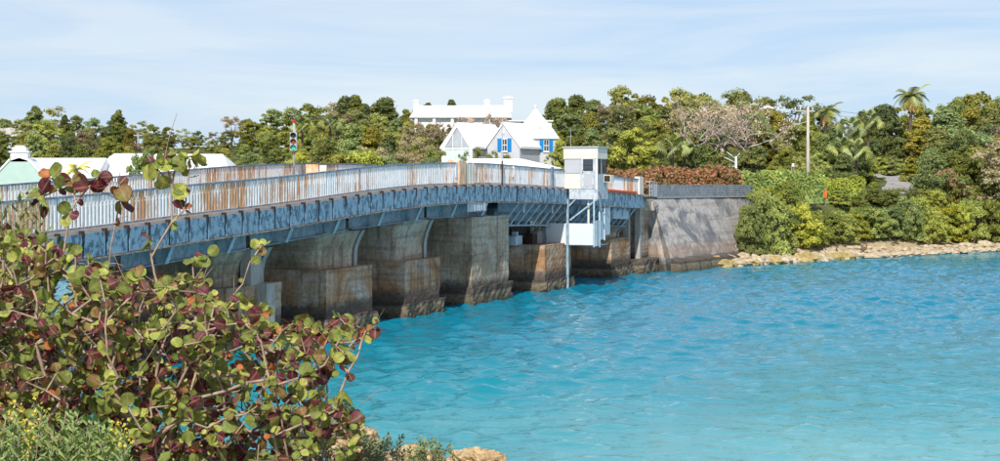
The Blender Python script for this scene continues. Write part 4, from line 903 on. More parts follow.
for x, Y, y, k, c in ((866, 196, 122, 'broad', 'dark'), (880, 198, 118, 'broad', 'olive'), (893, 196, 120, 'broad', 'dark'), (905, 197, 116, 'broad', 'mid'), (918, 195, 124, 'broad', 'dark'), (872, 191, 140, 'broad', 'dark'), (886, 192, 138, 'broad', 'dark'), (900, 191.5, 137, 'broad', 'mid'), (913, 190, 142, 'broad', 'dark'), (878, 190, 158, 'shrub', 'bright'), (892, 190.5, 157, 'shrub', 'olive'), (905, 190, 159, 'shrub', 'bright'), (914, 176, 164, 'shrub', 'bright'), (866, 172, 158, 'shrub', 'mid')):
    plant(x, Y, y, k, c, 4.2, group=G2)
# scrub along the far shore
G3 = 'scrub along the far shore'
def shoreY(px):
    Y = 125.0
    for _ in range(12): Y = float(np.interp((px - HX) / F * Y, SHX, SHY))
    return Y
x = 752
while x < 1025:
    plant(x, shoreY(x) + rng.uniform(4.5, 6.5), rng.uniform(203, 216) - (6 if x > 900 else 0), 'shrub', rng.choice(['shore', 'shore', 'bright', 'mid']), rng.uniform(2.8, 4.2), group=G3, min_h=2.2); x += rng.uniform(11, 18)
x = 748
while x < 1025:
    if not 804 < x < 836: plant(x, shoreY(x) + rng.uniform(9.5, 12), rng.uniform(195, 204) - (10 if x > 915 else 0), 'shrub', rng.choice(['shore', 'bright', 'olive', 'mid']), rng.uniform(2.6, 4.0), group=G3, min_h=2.4 if x > 880 else 1.3)
    x += rng.uniform(12, 19)
x = 912
while x < 1025:
    if not 868 < x < 918: plant(x, shoreY(x) + rng.uniform(15, 19), rng.uniform(176, 186), 'shrub', rng.choice(['shore', 'bright', 'olive', 'dark']), rng.uniform(2.6, 4.0), group=G3, min_h=1.8)
    x += rng.uniform(15, 22)
plant(768, 123.5, 189, 'broad', 'shore', 4.6, group=G3); plant(757, 119.0, 193, 'shrub', 'shore', 3.4, group=G3); plant(750, 118.0, 208, 'shrub', 'shore', 2.6, group=G3); plant(768, 120.3, 196, 'shrub', 'bright', 3.4, group=G3); plant(780, 121.6, 205, 'shrub', 'shore', 3.2, group=G3); plant(790, 128, 180, 'broad', 'mid', 3.6, group=G3)

# labels that single each plant out
ORD = ['leftmost', 'second from left', 'third from left', 'fourth from left', 'fifth from left', 'sixth from left', 'seventh from left', 'eighth from left', 'ninth from left', 'tenth from left', 'eleventh from left', 'twelfth from left', 'thirteenth from left', 'fourteenth from left', 'fifteenth from left', 'sixteenth from left', 'seventeenth from left', 'eighteenth from left', 'nineteenth from left', 'twentieth from left']
def region(px, Y, g):
    if g == G3: return ('at the far shore edge' if Y - shoreY(px) < 7.5 else 'in second row behind the shore' if Y - shoreY(px) < 13.5 else 'in scrub below the hill road')
    if g.startswith('shrubs'): return 'in front of the grey cottage'
    hz = 'skyline' if Y > 197 else 'upper slope' if Y > 178 else 'mid slope' if Y > 160 else 'lower slope'
    w_ = 'above the mint cottage' if px < 100 else 'above the white roofs' if px < 232 else 'right of the traffic signal' if px < 330 else 'left of the white houses' if px < 440 else 'behind the tower cottage' if px < 570 else 'above the red hedge' if px < 700 else 'by the bare trees' if px < 790 else 'by the utility pole' if px < 870 else 'over the hill road' if px < 930 else 'toward the right edge'
    return hz + ' ' + w_
buck = {}
for t, px, Y, k, c in TREES: buck.setdefault((k, c, region(px, Y, t['group'])), []).append((px, t))
for (k, c, rg), lst in buck.items():
    lst.sort(key=lambda e: e[0])
    for i, (px, t) in enumerate(lst):
        base = f"{LOOK[k]} {CLK[c]} {'shrub' if k == 'shrub' else 'tree'} {rg}"
        t['label'] = base if len(lst) == 1 else f"{base}, {ORD[min(i, 19)]}"

# palms
def frond(mb, p0, az, length, rise, droop, m=0, n=9, w0=.34, dens=2):
    pts = []
    for i in range(n + 1):
        u = i / n; r = length * u * (1 - .18 * u * droop); z = rise * u * length - droop * u * u * length * .75
        pts.append(Vector((p0[0] + math.cos(az) * r, p0[1] + math.sin(az) * r, p0[2] + z)))
    mb.tube(pts, [.035 * (1 - .8 * i / n) for i in range(n + 1)], 4, m)
    side = Vector((-math.sin(az), math.cos(az), 0))
    for i in range(1, n * dens + 1):
        u = i / (n * dens); j = min(n - 1, int(u * n)); f = u * n - j; p = pts[j].lerp(pts[j + 1], f); d = (pts[j + 1] - pts[j]).normalized()
        wl = w0 * length * math.sin(math.pi * min(.97, .18 + u * .8)) ** .7
        for sg in (-1, 1):
            tip = p + (side * sg * .8 + d * .65).normalized() * wl + Vector((0, 0, -.28 * wl)); b = d * .045 * length ** .5
            mb.add([p - b, p + b, tip + b * .2, tip - b * .2], [(0, 1, 2, 3)], m)
def date_palm(px, Y, ycen, flen, label, nf=20, skirt=True, colour='palm', zg=None, trunk_r=.22):
    c = at(px, ycen, Y); zg = float(hill_z(c.x, Y)) if zg is None else zg
    t = thing('palm', label, 'palm', (c.x, Y, zg - .1)); r = random.Random(int(px))
    g = MB(); n = 8; g.tube([(c.x + .1 * math.sin(i), Y, zg - .1 + (c.z - zg + .1) * i / n) for i in range(n + 1)], [trunk_r * (1.15 - .25 * i / n) for i in range(n + 1)], 9); part('trunk', g, M['bark'], t, True)
    for i in range(nf):
        g = MB(); lay = i / nf; frond(g, c, i * 2.4 + r.uniform(-.2, .2), flen * r.uniform(.85, 1.1), 1.15 - 1.0 * lay + r.uniform(-.1, .1), .85 + .35 * lay); part('frond', g, L[colour], t)
    if skirt:
        for i in range(9):
            g = MB(); frond(g, c - Vector((0, 0, .25)), i * .7 + r.uniform(-.2, .2), flen * .5, -.3, 1.3, n=5); part('dry_frond', g, L['dryf'], t)
date_palm(911, 190, 97, 2.6, 'tall feather palm rising above the right skyline', 22, True)
date_palm(826, 178, 112, 2.3, 'feather palm with orange dry skirt right of utility pole', 18, True)
date_palm(76, 127, 170, 1.5, 'small yellowing palm in front of the left white roofs', 11, False, 'palmy', 1.0, .12)
def fan_palm(px, Y, ycen, size, label):
    c = at(px, ycen, Y); zg = float(hill_z(c.x, Y)); t = thing('fan_palm', label, 'palm', (c.x, Y, zg - .1)); r = random.Random(int(px * 3))
    g = MB(); g.tube([(c.x, Y, zg - .1), (c.x + .05, Y, (zg + c.z) / 2), (c.x, Y, max(c.z, zg + .3))], [.18, .15, .13], 8); part('trunk', g, M['bark'], t, True)
    for i in range(18):
        az = i * 2.4; el = math.radians(75 - 105 * i / 18); d = Vector((math.cos(az) * math.cos(el), math.sin(az) * math.cos(el), math.sin(el)))
        b = c + d * size * .45; g = MB(); g.tube([c, b], .02, 4); s_ = d.orthogonal().normalized(); s2 = d.cross(s_)
        if abs(s_.z) > abs(s2.z): s_ = s2
        for k in range(11):
            a = math.radians(-75 + 15 * k); e = (d * math.cos(a) + s_ * math.sin(a)); L_ = size * (.55 - .12 * abs(math.sin(a))); w_ = s_ * math.cos(a) - d * math.sin(a)
            m1 = b + e * L_ * .6; tp = b + e * L_ + Vector((0, 0, -.18 * size)); g.add([b, m1 + w_ * .05 * size, tp, m1 - w_ * .05 * size], [(0, 1, 2, 3)])
        part('fan_leaf', g, L['palm'], t)
for i, (x, Y, y, s_, lb) in enumerate(((672, 141, 148, 1.9, 'large fan palm behind the red hedge, below the bare trees'), (684, 143, 153, 1.6, 'fan palm touching the large fan palm behind the red hedge'), (850, 168, 130, 2.0, 'fan palm on skyline slope right of the feather palm'), (842, 158, 150, 1.9, 'fan palm midway between utility pole and hill road'), (856, 156, 152, 1.9, 'fan palm nearest the hill road on its left'), (868, 172, 122, 2.0, 'fan palm under the skyline left of tall feather palm'), (302, 172, 128, 1.7, 'fan palm on left slope just right of the traffic signal'), (330, 168, 124, 1.6, 'fan palm on left slope, second right of signal'))):
    fan_palm(x, Y, y, s_, lb)

# bare dead trees
def bare_tree(px, Y, base_y, h, label, seed, spread=1.0, leafy=0.25):
    c = at(px, base_y, Y); zg = float(hill_z(c.x, Y)); r = random.Random(seed); t = thing('bare_tree', label, 'tree', (c.x, Y, zg - .1)); br_ = MB(); tips = []
    z0 = max(c.z, zg + .4); tr = MB(); tr.tube([(c.x, Y, zg - .1), (c.x + .1, Y, (zg + z0) / 2), (c.x, Y, z0 + .2)], [.26, .21, .17], 8); part('trunk', tr, M['palebark'], t, True)
    def grow(p, d, ln, rad, lev):
        pts = [p]; 
        for k in range(4):
            d = (d + Vector((r.gauss(0, .22), r.gauss(0, .22), r.gauss(.02, .16)))).normalized(); p = p + d * ln / 4; pts.append(p)
        br_.tube(pts, [rad * (1 - .13 * k) for k in range(5)], 6 if lev < 2 else 4)
        if lev >= 5: tips.append(p); return
        for k in range(r.choice([2, 2, 3])):
            nd = (d + Vector((r.gauss(0, .55), r.gauss(0, .55), r.gauss(.05, .35)))).normalized(); grow(p, nd, ln * r.uniform(.62, .85), rad * .55, lev + 1)
    for k in range(5):
        a = k * 1.26 + r.uniform(-.3, .3); grow(Vector((c.x, Y, z0)), Vector((math.cos(a) * spread, math.sin(a) * spread * .7, r.uniform(.3, .9))).normalized(), h * .36, .115, 0)
    part('branches', br_, M['palebark'], t, True)
    v = leaf_cloud([tuple(p) for p in tips], [.3] * len(tips), 3, .10, seed=seed, elong=2.0); o = quads_mesh('crown', v - np.array(t.location), L['dry']); ob = bpy.data.objects.new('crown', o); COL.objects.link(ob); ob.parent = t
bare_tree(744, 148, 150, 5.6, 'bleached bare spreading tree with stout pale trunk, left of the utility pole', 4, 1.2)
bare_tree(696, 150, 147, 5.0, 'bleached bare tree above the red hedge, left of the stouter one', 9, 1.3)
bare_tree(722, 153, 148, 4.6, 'smaller bleached bare tree between two larger bare ones', 12, 1.0)
g = MB(); p = at(736, 171, 138); d = thing('dead_stump', 'white dead forked stump standing over the green hedge', 'tree', (p.x, 138, float(hill_z(p.x, 138)) - .1))
g.tube([(p.x, 138, d.location.z), p, at(736, 156, 138)], [.14, .13, .09], 7); part('trunk', g, M['whitepanel'], d, True)
for a_, b_ in (((736, 159), (727, 152)), ((736, 163), (724, 157)), ((736, 166), (728, 167)), ((736, 158), (740, 153))):
    g = MB(); g.tube([at(*a_, 138), at(*b_, 138)], [.05, .025], 5); part('limb', g, M['whitepanel'], d, True)
def fallen(x0, y0, x1, y1, Y, lab):
    g = MB(); a_, b_ = at(x0, y0, Y), at(x1, y1, Y - 2); g.tube([a_, a_.lerp(b_, .3) + Vector((0, 0, .15)), a_.lerp(b_, .65) - Vector((0, 0, .1)), b_], [.07, .08, .1, .12], 6); g.tube([a_.lerp(b_, .3), a_.lerp(b_, .1) + Vector((.4, 0, .9))], [.06, .02], 5); single('dead_branch', g, M['palebark'], lab, 'branch', smooth=True)

# hedges
def hedge(nm, label, pts, colour, h, wd, n_per_m=420, size=.16, seed=0, z0=None):
    r = np.random.default_rng(seed); P_ = [Vector(p) for p in pts]; V = []; core = MB(); tot = 0
    for a_, b_ in zip(P_[:-1], P_[1:]):
        ln = (b_ - a_).length; n = int(ln * n_per_m); u = r.random(n); base = np.array([a_.lerp(b_, float(t)) for t in u]); dr_ = (b_ - a_).normalized(); sd = np.array((dr_.y, -dr_.x, 0))
        lump = .95 + .05 * np.sin(u * ln * 1.1 + seed) + .04 * np.sin(u * ln * 3.7)
        ang = r.random(n) * math.pi; xx = np.cos(ang) ; zz = np.sin(ang); k = np.abs(xx) ** .5 * np.sign(xx); m = zz ** .45
        rr = .82 + .22 * r.random(n); p = base + sd * (k * wd / 2 * rr * lump)[:, None]; p[:, 2] += m * h * rr * lump
        nrm = sd * xx[:, None] + np.array([0, 0, 1]) * zz[:, None] + r.normal(size=(n, 3)) * .6; nrm /= np.linalg.norm(nrm, axis=1)[:, None]
        t_ = np.cross(nrm, r.normal(size=(n, 3))); t_ /= np.linalg.norm(t_, axis=1)[:, None]; b2 = np.cross(nrm, t_); s_ = size * (.6 + .8 * r.random(n))[:, None]
        V.append(np.stack([p - t_ * s_ * .75, p + b2 * s_ * .42, p + t_ * s_ * .75, p - b2 * s_ * .42], 1).reshape(-1, 3))
        sdv = Vector(sd); q_ = [a_ + sdv * wd * .27, b_ + sdv * wd * .27, b_ - sdv * wd * .27, a_ - sdv * wd * .27]; core.box8([p_ - Vector((0, 0, .3)) for p_ in q_] + [p_ + Vector((0, 0, h * .62)) for p_ in q_])
    v = np.concatenate(V); c = P_[0].lerp(P_[-1], .5); t = thing(nm, label, 'hedge', c)
    o = bpy.data.objects.new('foliage', quads_mesh('foliage', v - np.array(c), L[colour])); COL.objects.link(o); o.parent = t
    part('branch_core', core, L[colour], t)
hb0 = at(600, 192, 121); hedge('hedge', 'long red bronze hedge behind the swing span and block parapet', [(7.0, 122, 5.0), (13, 122.5, 5.1), (17.5, 124.5, 5.15), (19.6, 126.5, 5.15)], 'redhedge', 2.5, 2.6, 620, .17, 1)
hedge('hedge', 'clipped green hedge between the red hedge and the utility pole', [(19.0, 128.5, 4.9), (24, 129.5, 4.8), (28.0, 131, 4.8)], 'greenhedge', 2.6, 1.8, 560, .14, 2)
hedge('hedge', 'low clipped green hedge right of the utility pole', [(28.9, 135.5, 4.7), (33.0, 137, 4.8)], 'greenhedge', 2.05, 1.6, 560, .14, 3)

# pole, wires, small things on the hill
up = thing('utility_pole', 'tall pale utility pole with crossarm and insulators above the green hedges', 'utility pole', tuple(at(808, 190, 131.5).xy) + (float(hill_z(at(808, 190, 131.5).x, 131.5)) - .2,))
tp = at(808, 107, 131.5); g = MB(); g.tube([up.location, (tp.x, tp.y, tp.z)], [.17, .12], 10); part('shaft', g, M['polewood'], up, True)
g = MB(); g.box((tp.x - .3, tp.y, tp.z - .35), (1.9, .12, .12), math.radians(12)); part('crossarm', g, M['polewood'], up)
for dx in (-1.15, -.7, .45): g = MB(); g.tube([(tp.x + dx, tp.y + dx * .2, tp.z - .29), (tp.x + dx, tp.y + dx * .2, tp.z - .1), (tp.x + dx, tp.y + dx * .2, tp.z - .02)], [.03, .06, .03], 7); part('insulator', g, M['whitepanel'], up)
g = MB(); g.tube([(tp.x - .9, tp.y - .1, tp.z - 1.5), (tp.x, tp.y, tp.z - 1.25)], .03, 5); g.box((tp.x - 1.0, tp.y - .1, tp.z - 1.5), (.5, .2, .1)); part('street_lamp_arm', g, M['galv'], up)
def wire(a_, b_, sag, lab, r=.014):
    a_, b_ = Vector(a_), Vector(b_); n = 14; g = MB(); g.tube([a_.lerp(b_, i / n) - Vector((0, 0, sag * 4 * (i / n) * (1 - i / n))) for i in range(n + 1)], r, 4); single('overhead_wire', g, M['dark'], lab, 'wire', 'overhead wires')
wire((tp.x + .45, tp.y, tp.z - .05), at(1040, 104, 165), 1.1, 'topmost overhead wire running right from the utility pole')
wire((tp.x - .7, tp.y, tp.z - .05), at(1040, 110, 166), 1.5, 'second overhead wire running right from the utility pole')
wire((tp.x, tp.y, tp.z - 3.1), at(1040, 131, 150), .9, 'low cable right of the utility pole, across the trees')
wire((tp.x, tp.y, tp.z - 3.25), at(640, 152, 140), .8, 'low cable left of the utility pole toward red hedge')
p = at(138, 150, 186); g = MB(); zg = float(hill_z(p.x, 186)); g.tube([(p.x, 186, zg - .2), (p.x, 186, at(0, 134, 186).z)], [.13, .1], 8); sp_ = thing('utility_pole', 'short grey utility pole on left hillside behind the white roofs', 'utility pole', (p.x, 186, zg - .2)); part('shaft', g, M['galv'], sp_)
g = MB(); g.box((p.x, 186, at(0, 135.5, 186).z), (1.1, .1, .1)); part('crossarm', g, M['galv'], sp_)
# hill road
g = MB(); rp = [(42.2, 158), (43.6, 164), (45.0, 169), (46.4, 173), (47.6, 177), (48.0, 180.5), (47.2, 184), (45.2, 187.5)]; vs = []; NR = 42; NC = 7
for i in range(NR + 1):
    u = i / NR * (len(rp) - 1); j = min(len(rp) - 2, int(u)); f_ = u - j; X = rp[j][0] * (1 - f_) + rp[j + 1][0] * f_; Y = rp[j][1] * (1 - f_) + rp[j + 1][1] * f_
    for c in range(NC): x_ = X - 1.9 + 3.8 * c / (NC - 1); vs.append((x_, Y, float(hill_z(x_, Y)) + .12))
g.add(vs, [(i * NC + c, i * NC + c + 1, (i + 1) * NC + c + 1, (i + 1) * NC + c) for i in range(NR) for c in range(NC - 1)]); single('hill_road', g, M['road'], None, None, kind='structure')
def small_box(nm, lab, cat, px, py, Y, d, m, taper=1.0):
    p = at(px, py, Y); zg = min(float(hill_z(p.x, Y)), p.z - d[2] / 2); t = thing(nm, lab, cat, (p.x, Y, zg)); part('panel', MB().box(p, d, .1, taper=taper), m, t)
    for sg in (-1, 1): g = MB(); g.tube([(p.x + sg * d[0] * .4, Y + .1, zg), (p.x + sg * d[0] * .4, Y + .1, p.z)], .03, 5); part('leg', g, M['galv'], t)
small_box('site_barrier', 'orange plastic barrier low among the scrub right of the pole', 'barrier', 822, 193.5, 134.2, (.8, .3, .75), M['orange'], .9)
small_box('site_barrier', 'small orange barrier piece left of the larger orange barrier', 'barrier', 814, 194.5, 134.2, (.35, .25, .6), M['orange'], .9)
small_box('road_sign', 'small white sign with red top left of the utility pole', 'sign', 793, 165, 131, (.22, .05, .3), M['whitepanel']); 
# tarpaulin covered boat on the right slope
p = at(934, 181, 150); t = thing('covered_boat', 'small pale blue covered boat half hidden on the right slope', 'boat', (p.x, 150, float(hill_z(p.x, 150)))); g = MB()
g.prism([(p.x - .65, 149.6, p.z + .25), (p.x - .5, 149.6, p.z - .2), (p.x + .55, 149.6, p.z - .35), (p.x + .75, 149.6, p.z - .12)], (0, 1.2, 0)); part('cover', g, simple('pale_blue_tarpaulin', (.45, .62, .78), (.38, .54, .70), 3), t)
g = MB(); g.box((p.x, 150.1, (p.z - .3 + t.location.z) / 2), (.9, 1.0, max(.1, p.z - .3 - t.location.z))); part('cradle', g, M['dark'], t)
# ------------------------------------------------------------------ rocks
def rock(mb, c, d, seed, n=10, m=0, rough=.28):
    r = np.random.default_rng(seed); vs = []; nu, nv = n, n // 2 + 1; ph = r.random(6) * 6.28
    for j in range(nv + 1):
        th = math.pi * j / nv
        for i in range(nu):
            a_ = 2 * math.pi * i / nu; x, y, z = math.sin(th) * math.cos(a_), math.sin(th) * math.sin(a_), math.cos(th)
            k = 1 + rough * (math.sin(3 * x + ph[0]) * math.sin(4 * y + ph[1]) + .6 * math.sin(7 * z + ph[2] + 5 * x) * math.sin(6 * y + ph[3]) + .35 * math.sin(13 * x + ph[4]) * math.sin(12 * z + ph[5])) + (r.normal(0, .035) if n < 40 else 0)
            vs.append((c[0] + x * d[0] * k, c[1] + y * d[1] * k, c[2] + z * d[2] * k))
    fs = [(j * nu + i, j * nu + (i + 1) % nu, (j + 1) * nu + (i + 1) % nu, (j + 1) * nu + i) for j in range(nv) for i in range(nu)]
    mb.add(vs, fs, m)
# pale ledge of hill rock far left
g = MB(); p = at(15, 130, 205)
for k in range(4): rock(g, (p.x - 3.4 + k * 2.2, 205 + rng.uniform(-1, 1), p.z - .5 - .15 * k), (2.0, 1.6, 1.0 - .1 * k), 50 + k, 16)
single('rock_outcrop', g, M['palerock'], 'pale bare rock outcrop on the left hillside among trees', 'rock')
# far shore: weedy ledge as counted slabs plus loose boulders
lg = thing('shore_ledge', 'tan weedy limestone ledge along the far waterline, right of the wing wall', 'rock', tuple(at(860, 258, 125).xy) + (0,))
i = 0; x = 712
while x < 1010:
    Y = shoreY(x) - .5; Xw = (x - HX) / F * Y; g = MB(); big = x < 860
    rock(g, (Xw, Y + rng.uniform(-.2, .5), .12), (rng.uniform(.45, 1.1), rng.uniform(.5, .9), rng.uniform(.25, .6) if big else rng.uniform(.15, .3)), 200 + i, 12, 0, .3); part('ledge_slab', g, M['weedrock'] if big and rng.random() < .75 else M['shorerock'], lg); x += rng.uniform(4, 7.5); i += 1
b = MB(); 
for k in range(260):
    x = rng.uniform(712, 1005); Y = shoreY(x) + rng.uniform(.2, 3.2); Xw = (x - HX) / F * Y; s_ = rng.uniform(.1, .3) * (1.4 if x < 830 else 1); rock(b, (Xw, Y, float(hill_z(Xw, Y)) + s_ * .3), (s_ * 1.4, s_, s_ * .7), 400 + k, 7, 0, .25)
single('beach_stones', b, M['shorerock'], 'scattered pale stones along the far shore', 'stones', kind='stuff')
for k, (x, y, s_) in enumerate(((772, 246, .55), (780, 249, .4), (742, 253, .5), (800, 250, .5), (812, 252, .35), (727, 256, .45), (758, 252, .38), (830, 251, .42), (966, 246, .5), (985, 244, .6))):
    Y = shoreY(x) + 1.8; Xw = (x - HX) / F * Y; g = MB(); rock(g, (Xw, Y, float(hill_z(Xw, Y)) + s_ * .35), (s_ * 1.5, s_, s_ * .75), 700 + k, 14, 0, .2)
    single('boulder', g, M['shorerock'] if k else M['palerock'], ['brightest white boulder on the far shore below the tall bush', 'pale boulder just right of the brightest white one', 'boulder at foot of driftwood near the wing wall', 'pale boulder right of the dry grass on far shore', 'small boulder midway along the far shore ledge', 'boulder nearest the wing wall', 'boulder on shore left of the brightest white one', 'boulder below the yellow green shore scrub', 'boulder on far shore near the right edge', 'largest boulder at the right end of far shore'][k], 'boulder', 'boulders on the far shore')
# driftwood tangle by the wing wall and under the scrub
for k in range(26):
    x = rng.uniform(728, 775) if k < 15 else rng.uniform(830, 985); Y = shoreY(x) + rng.uniform(1.4, 3.6); Xw = (x - HX) / F * Y; z = float(hill_z(Xw, Y)); a_ = rng.uniform(-.5, 3.6); ln = rng.uniform(.5, 1.3)
    if k == 0: dw = thing('driftwood', 'tangle of grey driftwood branches on shore beside the wing wall', 'driftwood', (Xw, Y, z)); dw2 = None
    if k == 15: dw2 = thing('driftwood', 'dark exposed roots and dead branches under the shore scrub', 'driftwood', (Xw, Y, z))
    g = MB(); p0 = Vector((Xw, Y, z)); p1 = p0 + Vector((math.cos(a_) * ln * .6, rng.uniform(-.3, .3), abs(math.sin(a_)) * ln * .35 + .2)); p2 = p1 + Vector((rng.uniform(-.5, .5), rng.uniform(-.3, .3), rng.uniform(0, .6)))
    g.tube([p0, p1, p2], [.07, .05, .02], 5); g.tube([p1, p1 + Vector((rng.uniform(-.5, .5), -.1, rng.uniform(.1, .5)))], [.035, .012], 4); part('branch', g, M['palebark'] if k < 15 else M['bark'], dw if k < 15 else dw2)

# ------------------------------------------------------------------ foreground
def jag(mb, amp):
    a_ = np.array(mb.v); n = np.zeros(len(a_)); r = np.random.default_rng(8)
    for q_ in range(26):
        f_ = 9 * 1.16 ** q_; d_ = r.normal(size=3); d_ /= np.linalg.norm(d_); n += np.sin(a_ @ d_ * f_ + r.random() * 6.28) * f_ ** -.75 * 7
    c = a_.mean(0); e = a_ - c; e /= np.linalg.norm(e, axis=1)[:, None] + 1e-6; mb.v = [tuple(p) for p in a_ + e * (np.abs(n) * -amp + amp * .8)[:, None]]
def fg_rock(px, py, Y, d, seed, lab):
    p = at(px, py, Y); g = MB(); rock(g, p, d, seed, 90, 0, .14); rock(g, p + Vector((d[0] * .5, .05, -.1)), (d[0] * .6, d[1] * .8, d[2] * .85), seed + 1, 70, 0, .18); jag(g, .035); single('limestone_rock', g, M['rock'], lab, 'rock', 'limestone rocks on near bank', True)
fg_rock(478, 462, 17.6, (.36, .40, .13), 1, 'rightmost ochre limestone rock at the bottom edge by the water')
fg_rock(412, 462, 17.2, (.38, .45, .16), 3, 'ochre limestone rock at the bottom edge, left of the rightmost one')
fg_rock(352, 448, 16.6, (.30, .35, .26), 5, 'ochre rock under the sea grape tip, half hidden')

# sea grape: branches grown toward points spread through the bush, leaves along them
poly_x = [-40, 0, 40, 75, 110, 150, 200, 235, 262, 290, 312, 335, 358, 378]
poly_y = [222, 226, 238, 250, 266, 274, 274, 286, 308, 312, 318, 326, 320, 322]
def low_right(y): return float(np.interp(y, [318, 335, 352, 372, 390, 410, 432, 461, 520], [380, 374, 352, 322, 318, 352, 366, 345, 330]))
g_r = random.Random(21); tips = []
for _ in range(16000):
    x = g_r.uniform(-40, 385); y = g_r.uniform(225, 520)
    top = float(np.interp(x, poly_x, poly_y))
    if y < top + g_r.uniform(0, 10) or x > low_right(y) or (x > 215 and g_r.random() < .25): continue
    tips.append((x, y))
    if len(tips) >= 1650: break
special = [(165, 158, 14.6), (178, 154, 14.6), (152, 163, 14.5), (190, 158, 14.6), (172, 185, 14.6), (98, 178, 14.1), (90, 186, 14.1), (50, 178, 13.9), (58, 190, 14), (70, 214, 14), (120, 200, 14.4), (44, 196, 13.9), (172, 222, 14.6), (184, 210, 14.6), (208, 256, 14.2), (262, 245, 14.8), (192, 258, 14.5), (148, 238, 14.5), (72, 180, 14.2), (118, 186, 14.3),
           (375, 326, 15.0), (362, 340, 15.0), (350, 330, 15), (340, 318, 15), (356, 415, 14.4), (344, 404, 14.3), (360, 430, 14.4), (330, 425, 14.2), (300, 400, 14.3), (322, 408, 14.3), (348, 372, 14.8), (336, 362, 14.8)]
pts3 = [at(x, y, Y) for x, y, Y in special]
for x, y in tips: pts3.append(at(x, y, g_r.uniform(12.6, 16.8)))
bases = [Vector((X, Y, float(bank_z(np.array(X), np.array(Y))) - .05)) for X, Y in ((-4.1, 14.5), (-3.5, 14.0), (-3.0, 14.8), (-2.5, 14.1), (-2.1, 15.0), (-1.75, 14.4), (-4.6, 15.4))]
nodes = []          # (pos, parent, order)
for b in bases: nodes.append([b, -1])
order = sorted(range(len(pts3)), key=lambda i: min((pts3[i] - b).length for b in bases))
tipn = []
for i in order:
    tgt = pts3[i]; best = None
    P_ = np.array([n[0] for n in nodes]); dv = np.array(tgt) - P_; dist = np.sqrt(((dv * (np.array([3.0, 2.2, 1]) if tgt.z > 6.15 else np.array([1.15, 1.3, 1]))) ** 2).sum(1)) * (1 + .5 * (dv[:, 2] < -.05))
    j = int(dist.argmin()); p0 = nodes[j][0]; ln = (tgt - p0).length; k = max(1, int(ln / .16)); par = j; mid = Vector((g_r.uniform(-.1, .1), g_r.uniform(-.1, .1), -.10 - .05 * ln)) * ln
    for q_ in range(1, k + 1):
        u = q_ / k; pp = p0.lerp(tgt, u) + mid * 4 * u * (1 - u) * .6 + (Vector((g_r.gauss(0, .012), g_r.gauss(0, .012), g_r.gauss(0, .012))) if q_ < k else Vector()); nodes.append([pp, par]); par = len(nodes) - 1
    tipn.append(par)
cnt = [0] * len(nodes)
for t_ in tipn:
    k = t_
    while k >= 0: cnt[k] += 1; k = nodes[k][1]
br = MB()
for i, (p, par) in enumerate(nodes):
    if par >= 0:
        r1 = .0035 + .0032 * max(1, cnt[i]) ** .42; r0 = .0035 + .0032 * max(1, min(cnt[par], cnt[i] * 3 + 1)) ** .42; br.tube([nodes[par][0], p], [r0, r1], 5, cap=False)
for k in range(230):
    p = nodes[g_r.randrange(len(bases), len(nodes))][0]
    if p.z < 3.9: continue
    d = Vector((g_r.gauss(0, .7), g_r.gauss(-.3, .4), g_r.gauss(.55, .4))).normalized(); l_ = g_r.uniform(.15, .5); q_ = p + d * l_ * .5 + Vector((g_r.gauss(0, .02), 0, g_r.gauss(0, .02))); br.tube([p, q_, p + d * l_], [.005, .0042, .002], 4, cap=False)
sg_ = thing('sea_grape', 'large sea grape bush with round green and maroon leaves filling the near left corner', 'bush', (-3.0, 14.4, 3.2))
part('branches', br, M['twig'], sg_, True)
# leaf shapes
def leaf_mesh(var):
    r = random.Random(var); fold = r.uniform(.15, .55) * (1 if var % 3 else -1); curl = r.uniform(-.45, .4); wav = r.uniform(.03, .08); ph = r.uniform(0, 6)
    NX, NY = 7, 5; vs = []; att = []; fs = []
    for i in range(NX):
        t_ = math.pi * (.06 + .9 * i / (NX - 1)); x = .5 - .5 * math.cos(t_); h = .54 * math.sin(t_) ** .85
        for j in range(NY):
            v_ = -1 + 2 * j / (NY - 1); y = h * v_; xx = x - (.10 * abs(v_) if i == 0 else 0)
            vs.append((xx, y, fold * abs(y) ** 1.1 + curl * xx * xx + wav * math.sin(9 * xx + ph) * v_ * v_)); att.append(1.0 if j == 2 else (.0 if abs(v_) > .9 or i in (0, NX - 1) else .6))
    for i in range(NX - 1):
        for j in range(NY - 1): a_ = i * NY + j; fs.append((a_, a_ + NY, a_ + NY + 1, a_ + 1))
    return vs, fs, att
LV = [leaf_mesh(v) for v in range(6)]
LM = {}
def leaf_data(v, c):
    if (v, c) not in LM:
        vs, fs, att = LV[v]; me = bpy.data.meshes.new('leaf'); me.from_pydata(vs, [], fs); me.materials.append(GR[c]); a_ = me.attributes.new('mid', 'FLOAT', 'POINT'); a_.data.foreach_set('value', att); me.polygons.foreach_set('use_smooth', [True] * len(fs)); me.update(); LM[(v, c)] = me
    return LM[(v, c)]
leaves = []
def add_leaf(p, outd, size, c):
    n = (outd * .5 + Vector((g_r.gauss(.15, .5), g_r.gauss(-.45, .5), g_r.gauss(.45, .45)))).normalized()
    x = (outd + Vector((g_r.gauss(0, .5), g_r.gauss(0, .5), g_r.gauss(-.1, .5)))); x = (x - n * x.dot(n)).normalized(); y = n.cross(x); R = Matrix((x, y, n)).transposed()
    leaves.append((p + x * .02, R, size, c, g_r.randrange(6)))
zone = lambda p: math.sin(p.x * 3.1 + p.z * 2.2) + .7 * math.sin(p.x * 6.3 - p.z * 4.1 + 1)
